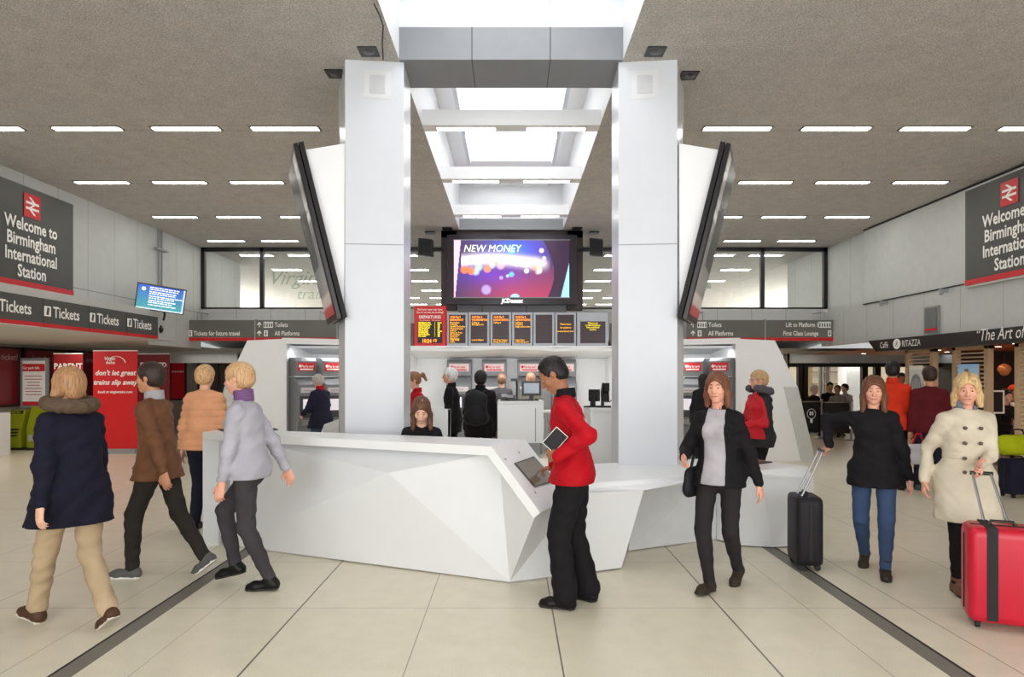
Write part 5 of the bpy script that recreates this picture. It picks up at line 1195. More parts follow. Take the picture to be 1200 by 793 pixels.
t = screen_unit([(376, 507), (380, 497), (403, 489), (412, 488), (412, 520)], 'white sloping screen left of the left column', 7.95)
# middle service counter with monitor
def counter(px0, px1, d, ztop, lab, zsplit=.35, dep=.7):
    a = at(px0, 0, d); b = at(px1, 0, d); t = empty('service_counter', ((a.x + b.x) / 2, d, 0), lab, 'counter')
    m = MB(); m.box((a.x, d, ztop - .04), (b.x, d + dep, ztop)); m.build('worktop', WHITE2, t, bevel=.004)
    m = MB(); m.box((a.x + .03, d + .02, zsplit), (b.x - .03, d + dep - .05, ztop - .04)); m.box((a.x, d, zsplit - .0), (a.x + .04, d + dep, ztop - .04)); m.box((b.x - .04, d, zsplit), (b.x, d + dep, ztop - .04)); m.build('body', WHITE, t)
    m = MB(); m.box((a.x + .05, d + .06, 0), (b.x - .05, d + dep - .08, zsplit)); m.build('plinth', GREYP, t)
    return t, a, b
t, a, b = counter(583, 637, 9.4, 1.3, 'white service counter with monitor, between the backpacker and attendant', .72)
m = MB(); c0 = at(592, 0, 9.39); m.box((at(627, 0, 9.39).x, 9.395, .74), (at(628, 0, 9.39).x, 9.4, 1.2)); m.build('joint_line', GREYP, t)
def monitor(px0, px1, py0, py1, d, zb, lab, rz=0, tilt=0):
    a = at(px0, py0, d); b = at(px1, py1, d); cx, cz = (a.x + b.x) / 2, (a.z + b.z) / 2; t = empty('computer_monitor', (cx, d, zb), lab, 'monitor', None, R(rz))
    w_, h_ = (b.x - a.x) / 2, (a.z - b.z) / 2; z = cz - zb
    m = MB(); m.box((-w_, -.02, z - h_), (w_, .03, z + h_)); m.build('casing', BLACK, t, local=True, bevel=.006); m = MB(); m.box((-w_ * .78, -.024, z - h_ * .66), (w_ * .78, -.02, z + h_ * .74)); m.build('screen', mat('pale_screen', S(150, 160, 172), rough=.2, emit=.3), t, local=True)
    m = MB(); m.box((-.03, .03, 0), (.03, .06, z)); m.box((-.1, -.06, 0), (.1, .1, .015)); m.build('stand', BLACK, t, local=True); return t
monitor(611.5, 634, 446.5, 463.5, 9.6, 1.3, 'black touchscreen monitor on the middle counter')
for px, py, w_, h_, lab, nm in ((591, 466.5, .1, .07, 'small black card reader stacked on counter left end', 'card_reader'), (598, 466.5, .14, .06, 'low black receipt printer on the middle counter', 'receipt_printer'), (613, 468, .3, .02, 'black keyboard in front of the counter monitor', 'keyboard'), (629, 468, .05, .015, 'tiny black mouse beside the counter keyboard', 'mouse')):
    c = at(px, 0, 9.46); t = empty(nm, (c.x, 9.5, 1.3), lab, nm.replace('_', ' '))
    if nm == 'keyboard':
        m = MB(); m.prism([(-w_ / 2, -.07, 0), (w_ / 2, -.07, 0), (w_ / 2, .07, 0), (-w_ / 2, .07, 0)], (0, 0, .018)); m.build('case', BLACK, t, local=True, bevel=.003)
        m = MB()
        for i in range(12):
            for j in range(4): m.box((-w_ / 2 + .01 + i * .0235, -.055 + j * .03, .018), (-w_ / 2 + .028 + i * .0235, -.033 + j * .03, .023))
        m.build('keys', BLACKM, t, local=True)
    elif nm == 'mouse': m = MB(); m.lathe([(.0, .03), (.02, .026), (.03, .01), (.03, 0)], (0, 0, 0), 14); m.build('shell', BLACK, t, local=True)
    else:
        m = MB(); m.prism([(-w_ / 2, -.08, 0), (-w_ / 2, -.08, h_ * .7), (-w_ / 2, .0, h_ * 1.3), (-w_ / 2, .08, h_ * 1.3), (-w_ / 2, .08, 0)], (w_, 0, 0)); m.build('body', BLACK, t, local=True, bevel=.005)
        m = MB(); m.prism([(-w_ * .35, -.085, h_ * .75), (w_ * .35, -.085, h_ * .75), (w_ * .35, -.01, h_ * 1.32), (-w_ * .35, -.01, h_ * 1.32)], (0, -.004, .004)); m.build('keypad', MGREY, t, local=True)
# gooseneck scanner on counter
t = empty('barcode_scanner', (at(606, 0, 9.5).x, 9.68, 1.3), 'slim black scanner on upright arm left of monitor', 'scanner'); m = MB(); m.tube([(0, 0, 0), (0, 0, .2), (-.01, -.03, .3)], .012, 8); m.build('arm', BLACK, t, local=True); m = MB(); m.box((-.09, -.1, .27), (.0, .0, .31)); m.build('head', BLACK, t, local=True)
# right service counter
t, a, b = counter(692, 760, 8.2, 1.26, 'white service counter behind the attendant, by right column', .1, .8)
c = at(705, 0, 8.25)
t = empty('payment_terminal', (at(709, 0, 8.4).x, 8.4, 1.26), 'black payment terminal cluster on white counter beside right column', 'terminal')
m = MB(); m.box((-.12, -.1, 0), (.06, .1, .02)); m.tube([(-.03, 0, .0), (-.03, 0, .2), (-.02, -.02, .3)], .02, 8); m.build('stand', BLACK, t, local=True)
m = MB(); m.box((-.05, -.06, .06), (.05, -.02, .2), Matrix.Rotation(R(-20), 4, 'X')); m.build('keypad', BLACK, t, local=True, bevel=.005)
m = MB(); m.box((-.01, -.04, .2), (.05, .0, .3)); m.tube([(.05, 0, .06), (.13, 0, .13), (.18, 0, .05), (.14, 0, .0)], .006, 6); m.build('handset', BLACK, t, local=True, bevel=.004)
monitor(690, 703, 456, 470, 8.45, 1.26, 'small black monitor seen from behind, over attendant shoulder', 150)
# white metal rail stand
d = 8.9; t = empty('rail_stand', (at(648, 0, d).x, d, 0), 'thin white metal rail stand just left of the attendant', 'stand'); a = at(636, 482, d); b = at(664, 482, d)
m = MB(); m.tube([a, b], .022, 8); m.build('top_rail', WHITE2, t)
for x in (a.x + .05, (a.x + b.x) / 2, b.x - .03):
    m = MB(); m.tube([(x, d, a.z), (x + .03, d, .5), (x, d, 0)], .01, 6); m.build('leg', STEEL, t)
m = MB(); m.tube([(a.x + .05, d, .3), (b.x - .03, d, .3)], .01, 6); m.build('lower_rail', STEEL, t)

# café tables on the right
t = empty('cafe_table', (at(1185, 0, 13.4).x, 13.3, 0), 'round pale café table beside the seated suited man', 'table')
m = MB(); m.lathe([(.0, 1.04), (.32, 1.04), (.33, 1.02), (.0, 1.0)], (0, 0, 0), 28); m.build('tabletop', WOOD, t, local=True); m = MB(); m.lathe([(.03, 1.0), (.03, .04), (.22, .02), (.22, 0)], (0, 0, 0), 20); m.build('pedestal', STEEL, t, local=True)
for k, (dx, lab) in enumerate(((-.12, 'left'), (.04, 'right'))):
    m = MB(); m.lathe([(.0, 0), (.03, 0), (.04, .09), (.036, .09), (.0, .02)], (at(1185, 0, 13.4).x + dx, 13.2, 1.041), 14); o = m.build('cup', SIGNW); tag(o, 'small white cup on round café table, %s one' % lab, 'cup')
# laptop-like white framed bag on café counter
c = at(1166, 472, 12.6)
t = empty('menu_board', (c.x, 12.6, 0), 'small white framed black board standing before the seated man', 'board'); m = MB(); m.box((-.17, -.01, .95), (.17, .01, 1.38)); m.build('frame', SIGNW, t, local=True); m = MB(); m.box((-.135, -.014, .98), (.135, -.01, 1.35)); m.build('panel', BLACKM, t, local=True); m = MB(); m.tube([(0, .02, 0), (0, .02, .96)], .02, 8); m.lathe([(.0, .03), (.15, .015), (.15, 0)], (0, .02, 0), 16); m.build('stand', STEEL, t, local=True)

# ================================================================== luggage
def suitcase(name, label, x, y, rz, w_, dp, h_, mt, cat='suitcase', handle=.45, strap=None, hang=0, tilt=0, handle_to=None):
    t = empty(name, (x, y, 0), label, cat, None, R(rz)); T_ = Matrix.Rotation(R(tilt), 4, 'X')
    m = MB(); r = .05; pts = []
    for cx_, cy_ in ((w_ / 2 - r, dp / 2 - r), (-w_ / 2 + r, dp / 2 - r), (-w_ / 2 + r, -dp / 2 + r), (w_ / 2 - r, -dp / 2 + r)):
        a0 = math.atan2(cy_, cx_); a0 = {(1, 1): 0, (-1, 1): PI / 2, (-1, -1): PI, (1, -1): 1.5 * PI}[(1 if cx_ > 0 else -1, 1 if cy_ > 0 else -1)]
        for k in range(5): pts.append((cx_ + r * math.cos(a0 + k * PI / 8), cy_ + r * math.sin(a0 + k * PI / 8)))
    lv = [(.05, .86), (.065, .97), (.1, 1), (h_ - .06, 1), (h_ - .02, .97), (h_, .86)]
    n = len(pts); vs = [(p[0] * s_, p[1] * s_, z) for z, s_ in lv for p in pts]; fs = [(i * n + k, i * n + (k + 1) % n, (i + 1) * n + (k + 1) % n, (i + 1) * n + k) for i in range(len(lv) - 1) for k in range(n)] + [tuple(range(n))[::-1], tuple((len(lv) - 1) * n + k for k in range(n))]
    m.add([T_ @ Vector(v) for v in vs], fs, True); m.build('shell', mt, t, local=True)
    m = MB()
    m.box((-w_ / 2 - .004, -.012, .1), (w_ / 2 + .004, .012, h_ - .06), T_); m.box((-w_ * .42, -.012, h_ - .002), (w_ * .42, .012, h_ + .003), T_); m.build('zip_band', BLACKM, t, local=True)
    if strap: m = MB(); m.box((strap - .03, -dp / 2 - .006, .07), (strap + .03, dp / 2 + .006, h_ + .006), T_); m.build('strap', BLACKM, t, local=True)
    for sx in (-1, 1):
        for sy in (-1, 1):
            m = MB(); q = [Vector((sx * w_ * .36 - .012, sy * dp * .3 + .026 * math.cos(a), .03 + .026 * math.sin(a))) for a in [k * PI / 7 for k in range(14)]]; m.prism(q, (.024, 0, 0)); m.box((sx * w_ * .36 - .02, sy * dp * .3 - .02, .04), (sx * w_ * .36 + .02, sy * dp * .3 + .02, .07)); m.build('wheel', BLACKM, t, local=True)
    if handle_to is not None:
        hl = Matrix.LocRotScale(t.location, t.rotation_euler, None).inverted() @ Vector(handle_to)
        for sx in (-1, 1): m = MB(); m.tube([T_ @ Vector((sx * .07, dp * .3, h_ - .05)), hl + Vector((sx * .055, 0, 0))], .009, 8); m.build('telescopic_rod', STEEL, t, local=True)
        m = MB(); m.tube([hl + Vector((-.07, 0, 0)), hl + Vector((.07, 0, 0))], .014, 8); m.build('handle_grip', BLACK, t, local=True)
    m = MB(); m.tube([T_ @ Vector((-.08, 0, h_ - .005)), T_ @ Vector((-.06, 0, h_ + .03)), T_ @ Vector((.06, 0, h_ + .03)), T_ @ Vector((.08, 0, h_ - .005))], .01, 8); m.build('carry_handle', BLACK, t, local=True)
    return t
# ================================================================== everyone in the hall
def px_pos(px, d): return (px - CX) / F * d, d
def loc(x, y, face, H, p, z0=0):
    """world point -> the figure's (side, fwd, up) in 1.75 m units"""
    q = Matrix.Rotation(-R(face), 3, 'Z') @ (Vector(p) - Vector((x, y, z0))); q = q / (H / 1.75); return (q.x, -q.y, q.z)
def walker(label, px, d, face, H, **k):
    x, y = px_pos(px, d); return person(label, x, y, face, H, **k)
RED = cloth('red_softshell', (178, 8, 26), rough=.7, var=.06); BLK = cloth('black_cloth', (25, 23, 26)); NAVY = cloth('navy_wool', (24, 24, 40)); BEIGE = cloth('beige_chino', (176, 154, 124))
BROWN = cloth('brown_leather', (112, 74, 50), rough=.55); DENIM = cloth('blue_denim', (58, 76, 108)); DNAVY = cloth('dark_navy', (30, 30, 48)); PEACH = cloth('peach_quilt', (226, 164, 124), rough=.6)
CREAM = cloth('cream_coat', (206, 196, 176), rough=.75); GREYL = cloth('light_grey_jacket', (172, 170, 180)); CHAR = cloth('charcoal', (62, 58, 62)); MAROON = cloth('maroon_wool', (88, 22, 30)); ORANGE = cloth('orange_red', (206, 52, 26))
FUR = cloth('fur_trim', (92, 76, 62), bump=.06, bs=70); PURP = cloth('purple_scarf', (120, 86, 130)); DGREY = cloth('dark_grey_top', (70, 68, 72)); SHIRT = cloth('pale_grey_shirt', (176, 172, 178)); TWEED = cloth('grey_tweed', (128, 124, 116))
BSHOE = dict(mat=cloth('brown_shoe', (78, 54, 40), rough=.5), sole=mat('sole_pale', S(206, 198, 184), rough=.7)); BOOT = dict(mat=cloth('dark_boot', (54, 46, 38), rough=.6), rise=.16, name='boot'); GSHOE = dict(mat=cloth('grey_trainer', (92, 92, 92)), sole=mat('sole_white', S(232, 230, 224)))
BLS = dict(mat=cloth('black_shoe', (22, 20, 20), rough=.4, bump=0))
HBLK = lambda **k: dict(dict(style='short', key='black', rgb=(24, 20, 20), t=.009), **k)
def two_tone(name, c1, c2, ylim, zlim):
    m = mat(name, S(*c1), rough=.75, bump=.02, bscale=9); nt = m.node_tree; N = nt.nodes; L = nt.links; b = N['Principled BSDF']
    src = b.inputs['Base Color'].links[0].from_socket; tc = [n for n in N if n.type == 'TEX_COORD'][0]
    sp = N.new('ShaderNodeSeparateXYZ'); L.new(tc.outputs['Object'], sp.inputs[0])
    a = N.new('ShaderNodeMath'); a.operation = 'LESS_THAN'; L.new(sp.outputs[1], a.inputs[0]); a.inputs[1].default_value = ylim
    z = N.new('ShaderNodeMath'); z.operation = 'GREATER_THAN'; L.new(sp.outputs[2], z.inputs[0]); z.inputs[1].default_value = zlim
    k = N.new('ShaderNodeMath'); k.operation = 'MULTIPLY'; L.new(a.outputs[0], k.inputs[0]); L.new(z.outputs[0], k.inputs[1])
    mx = N.new('ShaderNodeMix'); mx.data_type = 'RGBA'; L.new(k.outputs[0], mx.inputs[0]); mx.inputs[7].default_value = (*S(*c2), 1); L.new(src, mx.inputs[6]); L.new(mx.outputs[2], b.inputs['Base Color']); return m

# --- attendant in red
x, y = px_pos(671, 4.93); H = 1.78; fa = -114
T = on_plane(629, 554, A, nC) + nC * .015; wr = T + Vector((.125, -.07, .055))
lw = Vector(((653 - CX) / F * 4.66, 4.66, EYE - 95 / F * 4.66))
J = person('man in bright red jacket and black trousers touching the desk console screen', x, y, fa, H, sk='tan', h=.0065, lean=8, yawt=14, pel=(-.01, .945), head=(0, 34),
    feet={'L': (.1, .0, 0, 0, 6), 'R': (-.12, -.09, 0, 0, 10)}, hands={'L': loc(x, y, fa, H, lw), 'R': loc(x, y, fa, H, wr)}, elbow={'L': (.5, -.8, -.7), 'R': (-.3, -.6, -1)},
    curl=(.75, .3), point='R', hand_dir={'R': tuple(Vector(loc(x, y, fa, H, T + Vector((0, 0, .01)))) - Vector(loc(x, y, fa, H, wr))), 'Rn': (0, .2, -1), 'L': (-.45, .8, .25)},
    top=[dict(mat=RED, hem=.868, g=.034, collar=(BLK, .05), cuff=.046, fold=.0045, name='jacket')], legs=dict(mat=BLK, r=1.22, ankle=.09, fold=.004), shoes=BLS, hair=HBLK(style='receding', t=.008))
# white crest on his back
Mx = J['M']; rt = J['root']
# local back point
m = text_mb('Virgin', .055, Vector((-.035, .168, 1.315)), (-1, 0, 0), (0, -.25, 1), 'CENTER', bold=.002, shear=.3); join(m, text_mb('trains', .04, Vector((-.035, .172, 1.275)), (-1, 0, 0), (0, -.2, 1), 'CENTER', bold=.0015, shear=.3))
o = m.build('back_emblem', SIGNW, rt, local=True)
tb = [c for c in rt.children if c.name.startswith('jacket')][0]
sw = o.modifiers.new('wrap', 'SHRINKWRAP'); sw.target = tb; sw.wrap_method = 'PROJECT'; sw.use_project_y = True; sw.use_negative_direction = True; sw.use_positive_direction = True; sw.project_limit = .15; sw.offset = .003
# tablet in his left arm
c = lw + Vector((-.01, .05, .11)); t = empty('tablet', c, 'black tablet with white edge tucked under the red-jacketed arm', 'tablet'); M_ = Matrix.Rotation(R(-20), 4, 'Z') @ Matrix.Rotation(R(40), 4, 'Y') @ Matrix.Rotation(R(-12), 4, 'X')
m = MB(); m.box((-.055, -.006, -.075), (.055, .006, .075), M_); m.build('casing', SIGNW, t, local=True, bevel=.003); m = MB(); m.box((-.05, -.008, -.07), (.05, .008, .07), M_); m.build('screen', BLACKM, t, local=True)
# pocket zip & belt key
m = MB(); q = [at(655, 548, 4.68), at(653, 532, 4.67)]

# --- left side walkers
walker('blonde woman in dark navy coat, fur hood and beige trousers, far left', 86, 4.5, -118, 1.70, sk='light', h=.008, sex='f', lean=4, build=1.08,
    feet={'L': (.07, .3, 0, -8, 4), 'R': (-.07, -.36, 0, 34, 4)}, hands={'L': (.27, -.12, .86), 'R': (-.27, .16, .86)}, top=[dict(mat=NAVY, hem=.7, g=.05, flare=.035, hood=FUR, name='coat', fold=.005)],
    legs=dict(mat=BEIGE, r=1.05, ankle=.066, fold=.004), shoes=BSHOE, hair=dict(style='bob', key='dblonde', rgb=(168, 126, 88), t=.02, len=.0))
J = walker('walking man in brown leather jacket, white scarf and dark trousers', 186, 5.65, -92, 1.75, sk='mid', h=.009, lean=5, feet={'L': (.08, .16, 0, 0, 4), 'R': (-.08, -.44, 0, 38, 4)}, hands={'L': (.26, -.2, .84), 'R': (-.25, .28, .9)},
    top=[dict(mat=BROWN, hem=.8, g=.035, collar=(SHIRT, .06), fold=.005)], legs=dict(mat=cloth('dark_olive', (46, 42, 38)), ankle=.055, fold=.003), shoes=GSHOE, hair=dict(style='short', key='dbrown', rgb=(52, 38, 30), t=.014))
walker('blonde person in peach quilted jacket facing away from the camera', 239, 7.3, 178, 1.76, sk='light', h=.01, sex='f', lean=2, top=[dict(mat=PEACH, hem=.86, g=.045, puff=(.014, 42), fold=.001)], legs=dict(mat=DNAVY, r=1.05), shoes=BLS, hair=dict(style='full', key='blonde', rgb=(206, 166, 120)))
walker('walker in light grey jacket and purple scarf crossing before the desk', 294, 5.33, -95, 1.75, sk='rosy', h=.009, sex='f', lean=7, head=(0, 6), feet={'L': (.07, -.2, 0, 4, 4), 'R': (-.07, .12, .05, 14, 4)}, hands={'L': (.25, .12, .78), 'R': (-.25, -.2, .86)},
    top=[dict(mat=GREYL, hem=.86, g=.028, collar=(PURP, .075), fold=.004)], legs=dict(mat=CHAR, ankle=.05, fold=.003), shoes=BLS, hair=dict(style='full', key='sand', rgb=(196, 158, 116)))
# --- seated receptionist and her chair
x, y = px_pos(494, 6.52)
person('long-haired woman in black seated behind the desk, head lowered', x, y, 8, 1.66, sk='light', h=.008, sex='f', lean=17, head=(-4, 24), pel=(-.02, .74), feet={'L': (.12, .12, .0, 0, 4), 'R': (-.12, .12, .0, 0, 4)}, hands={'L': (.14, .42, .86), 'R': (-.14, .42, .86)}, elbow={'L': (.6, -.4, -.6), 'R': (-.6, -.4, -.6)},
    hand_dir={'L': (-.3, .9, -.1), 'R': (.3, .9, -.1), 'Ln': (0, 0, -1), 'Rn': (0, 0, -1)}, top=[dict(mat=BLK, hem=.58, g=.014, fold=.003, name='top')], legs=dict(mat=BLK), shoes=BLS, hair=dict(style='long', key='brunette', rgb=(98, 66, 48), t=.018, len=.13))
def seat(x, y, rz, zs, label, group=None, back=True, m_=None):
    t = empty('chair' if back else 'stool', (x, y, 0), label, 'chair' if back else 'stool', group, R(rz)); m_ = m_ or BLACKM
    m = MB(); m.lathe([(.0, zs), (.19, zs), (.21, zs - .03), (.19, zs - .07), (.0, zs - .07)], (0, 0, 0), 20); m.build('seat', m_, t, local=True)
    m = MB(); m.tube([(0, 0, .05), (0, 0, zs - .06)], .028, 10); m.build('pole', STEEL, t, local=True)
    m = MB()
    for k in range(5): a = k * 2 * PI / 5; m.tube([(0, 0, .07), (.24 * math.cos(a), .24 * math.sin(a), .02)], .018, 6)
    m.build('base', STEEL, t, local=True)
    if back: m = MB(); m.prism([(-.18, .2, zs + .1), (.18, .2, zs + .1), (.16, .25, zs + .42), (-.16, .25, zs + .42)], (0, .03, 0)); m.box((-.03, .15, zs - .05), (.03, .22, zs + .2)); m.build('backrest', m_, t, local=True, bevel=.01)
    return t
seat(x + .03, y + .03, 8, .6, 'black swivel chair under the seated receptionist')
# --- people around the counters
walker('fair ponytailed woman in red staff jacket half hidden by left column', 489, 9.9, -62, 1.70, sk='light', h=.011, sex='f', head=(-10, 14), top=[dict(mat=RED, hem=.84, g=.026, collar=(RED, .05))], legs=dict(mat=BLK), shoes=BLS, hair=dict(style='pony', key='lbrown', rgb=(146, 104, 72)))
walker('white-haired man in long black coat walking left behind the desk', 531, 11.1, -98, 1.77, sk='rosy', h=.012, lean=4, feet={'L': (.08, .2, 0, 0, 4), 'R': (-.08, -.22, 0, 20, 4)}, top=[dict(mat=BLK, hem=.72, g=.035, flare=.02, collar=(BLK, .05), name='coat')], legs=dict(mat=BLK), shoes=BLS, hair=dict(style='full', key='white', rgb=(222, 222, 224)))
J = walker('person in black coat with black backpack, seen from behind', 563, 10.5, 172, 1.72, sk='dark', h=.012, lean=2, build=1.05, top=[dict(mat=BLK, hem=.72, g=.05, flare=.02, name='coat', collar=(BLK, .06))], legs=dict(mat=BLK), shoes=BLS, hair=dict(style='full', key='black', rgb=(34, 24, 22)))
def blob_thing(name, label, cat, M, parts, h=.012):
    """soft bag: parts = [(name, material, fn(vol))] built in its own frame placed by M"""
    t = empty(name, M.to_translation(), label, cat); t.rotation_euler = M.to_euler()
    for nm, mt, lo, hi, fn in parts: v = Vol(lo, hi, h); fn(v); v.build(nm, mt, t)
    return t
BAGM = cloth('bag_nylon', (32, 32, 36), rough=.6)
def bp_main(v):
    v.ell((0, 0, .25), (.17, .11, .27), .04).cone((-.1, .0, .1), (.1, .0, .1), .1, .1, .05).cone((-.09, .0, .4), (.09, 0, .4), .08, .08, .05)
def bp_pocket(v): v.ell((0, .1, .17), (.12, .06, .13), .04)
def bp_straps(v):
    for sx in (-.09, .09): v.cone((sx, -.06, .44), (sx * 1.2, -.13, .5), .018, .018, .01).cone((sx * 1.2, -.13, .5), (sx * 1.35, -.34, .42), .018, .018, .01)
bb = [-.3, -.45, -.1], [.3, .3, .65]
M_ = J['M'] @ Matrix.Translation((.02, .26, .93)); M_ = Matrix.Translation(M_.to_translation()) @ Matrix.Rotation(R(172), 4, 'Z')
blob_thing('backpack', 'black rucksack on the back of the black-coated person', 'bag', M_, [('body', BAGM, *bb, bp_main), ('front_pocket', BAGM, *bb, bp_pocket), ('straps', BAGM, *bb, bp_straps)])
walker('small dark-coated person at centre machines, left of the monitor', 588, 13.6, 178, 1.68, sk='light', h=.018, top=[dict(mat=DGREY, hem=.8, g=.03)], legs=dict(mat=DNAVY), shoes=BLS, hair=dict(style='full', key='mbrown', rgb=(120, 90, 70)))
walker('person at centre machines, only light brown hair above the monitor', 622, 13.6, 178, 1.70, sk='light', h=.018, top=[dict(mat=TWEED, hem=.8, g=.03)], legs=dict(mat=DNAVY), shoes=BLS, hair=dict(style='full', key='gbrown', rgb=(160, 120, 94)))
walker('grey-haired person in navy quilted coat and red scarf at left machine', 377, 12.3, -125, 1.67, sk='rosy', h=.012, sex='f', lean=6, head=(0, 20), hands={'L': (.2, .3, 1.0), 'R': (-.2, .42, 1.15)}, top=[dict(mat=DNAVY, hem=.74, g=.045, flare=.03, collar=(RED, .07), name='coat', puff=(.008, 50))], legs=dict(mat=DENIM), shoes=BLS, hair=dict(style='full', key='grey', rgb=(176, 170, 162)))
walker('dark-haired person in black coat at the right bay machines', 824, 12.2, 140, 1.68, sk='mid', h=.013, sex='f', top=[dict(mat=BLK, hem=.75, g=.05, name='coat')], legs=dict(mat=BLK), shoes=BLS, hair=dict(style='bob', key='black', rgb=(28, 22, 22), t=.02, len=.05))
TT = two_tone('black_red_jacket', (26, 24, 28), (200, 18, 34), -.06, .88)
walker('short-haired blonde woman with glasses in black and red jacket', 890, 8.5, -78, 1.71, sk='rosy', h=.0095, sex='f', lean=0, head=(-6, 4), build=1.08, hands={'L': (.14, .28, 1.08), 'R': (-.14, .28, 1.08)}, elbow={'L': (.6, -.9, -.4), 'R': (-.6, -.9, -.4)}, glasses=True,
    top=[dict(mat=TT, hem=.79, g=.045, fold=.005, hood=cloth('grey_hood', (88, 84, 90)), collar=(RED, .07))], legs=dict(mat=BLK), shoes=BLS, hair=dict(style='full', key='ash', rgb=(190, 156, 112)))
# --- right side walkers
x, y = px_pos(843, 5.28); fa = -38; H = 1.67
fL = loc(x, y, fa, H, ((861 - CX) / F * 5.42, 5.42, 0)); fR = loc(x, y, fa, H, ((829 - CX) / F * 5.16, 5.16, 0))
J = person('brown-haired woman in dark open jacket and grey top striding past counter', x, y, fa, H, sk='rosy', h=.008, sex='f', lean=2, head=(6, 4), feet={'L': (.06, fL[1] - .1, 0, 28, 4), 'R': (-.04, fR[1] - .08, 0, -4, 4)}, hands={'L': (.3, -.1, .82), 'R': (-.18, .28, 1.08)}, elbow={'R': (-.6, -.8, -.5)},
    top=[dict(mat=SHIRT, hem=.86, g=.012, name='shirt', sleeve=False, fold=.003), dict(mat=BLK, hem=.84, g=.03, open=.085, fold=.004, collar=(BLK, .03))], legs=dict(mat=cloth('black_denim', (44, 40, 42)), ankle=.046, r=.95), shoes=BOOT, hair=dict(style='long', key='auburn', rgb=(112, 70, 48), t=.018, len=.08))
M_ = J['M'] @ Matrix.Translation((-.2, .02, .72)); M_ = Matrix.Translation(M_.to_translation()) @ Matrix.Rotation(R(fa + 80), 4, 'Z')
def bag_body(v): v.cone((-.11, 0, .08), (.11, 0, .08), .07, .07, .03, flat=(0, 1, 0), ratio=.6).cone((-.09, 0, .18), (.09, 0, .18), .07, .07, .05, flat=(0, 1, 0), ratio=.5)
def bag_strap(v): 
    v.cone((-.1, 0, .2), (-.02, -.02, .45), .012, .012, .005).cone((.1, 0, .2), (-.02, -.02, .45), .012, .012, .005)
blob_thing('handbag', 'small black handbag at the hip of the striding woman', 'bag', M_, [('body', BAGM, [-.25, -.2, -.05], [.25, .2, .6], bag_body), ('strap', BAGM, [-.25, -.2, -.05], [.25, .2, .6], bag_strap)], h=.009)

x, y = px_pos(1024, 5.72); fa = -30; H = 1.64; grip = Vector(((962 - CX) / F * 5.95, 5.95, 1.0))
J = person('long brown-haired woman in black jacket and jeans pulling black suitcase', x, y, fa, H, sk='rosy', h=.008, sex='f', lean=3, head=(6, 8), feet={'L': (.09, .08, 0, 0, 4), 'R': (-.09, -.3, 0, 32, 4)}, hands={'R': loc(x, y, fa, H, grip + Vector((.07, 0, .03))), 'L': (.28, -.02, .84)}, elbow={'R': (-1, -.5, -.5)}, curl=(.4, 1.0),
    hand_dir={'R': (-.6, -.5, -.5)}, top=[dict(mat=BLK, hem=.78, g=.032, fold=.005, collar=(BLK, .04))], legs=dict(mat=DENIM, ankle=.048, r=.97), shoes=dict(mat=BOOT['mat'], rise=.12, name='boot'), hair=dict(style='long', key='chestnut', rgb=(104, 66, 44), t=.02, len=.16))
suitcase('suitcase', 'slim black suitcase pulled past the desk end by brown-haired woman', (946 - CX) / F * 5.85, 5.9, 82, .36, .22, .62, cloth('black_case', (34, 30, 36), rough=.5), handle_to=grip)
x, y = px_pos(1131, 5.25); fa = -14; H = 1.66; grip = Vector(((1150 - CX) / F * 4.9, 4.9, .95))
J = person('smiling blonde woman in cream belted coat with red suitcase', x, y, fa, H, sk='rosy', h=.0075, sex='f', lean=2, head=(-16, 12), build=1.08, feet={'R': (-.08, .06, 0, 0, 2), 'L': (.08, -.34, 0, 36, 4)}, hands={'L': loc(x, y, fa, H, grip + Vector((.03, .07, .05))), 'R': (-.29, -.02, .88)}, elbow={'L': (.8, -.8, -.3)}, curl=(1.0, .4), hand_dir={'L': (-.15, .8, -.5)},
    top=[dict(mat=CREAM, hem=.59, g=.03, flare=.05, fold=.003, name='coat', belt=True, collar=(cloth('blue_grey_scarf', (116, 122, 140)), .075))], legs=dict(mat=BLK, ankle=.046, r=.95), shoes=dict(mat=cloth('tan_shoe', (116, 84, 66), rough=.5), rise=.08, name='shoe'), hair=dict(style='long', key='honey', rgb=(204, 172, 124), t=.02, len=.06))
suitcase('suitcase', 'large bright red suitcase pulled by woman in cream coat', (1174 - CX) / F * 4.5, 4.5, -24, .42, .3, .66, mat('red_shell', S(196, 14, 46), rough=.35, var=.05), strap=-.08, handle_to=grip)
walker('dark-haired man in maroon jumper walking away beyond the cream coat', 1090, 9.6, 160, 1.77, sk='mid', h=.012, lean=2, build=1.1, feet={'L': (.1, .22, 0, 0, 4), 'R': (-.1, -.25, 0, 25, 4)}, top=[dict(mat=MAROON, hem=.84, g=.035)], legs=dict(mat=DNAVY, r=1.1), shoes=dict(mat=cloth('teal_trainer', (60, 84, 88)), sole=mat('sole_white', (.8, .8, .8))), hair=dict(style='short', key='dbrown', rgb=(52, 38, 30), t=.016))
M_ = Matrix.Translation(((1076 - CX) / F * 9.3, 9.3, .42))
def tote(v): v.cone((-.1, 0, .1), (.1, 0, .1), .08, .08, .03, flat=(0, 1, 0), ratio=.6).cone((-.12, 0, .24), (.12, 0, .24), .07, .07, .04, flat=(0, 1, 0), ratio=.6); v.cut((0, 0, .3), (0, 0, 1))
def tote_h(v): v.cone((-.08, 0, .28), (-.03, 0, .44), .012, .012, .005).cone((.08, 0, .28), (.03, 0, .44), .012, .012, .005).cone((-.03, 0, .44), (.03, 0, .44), .012, .012, .005)
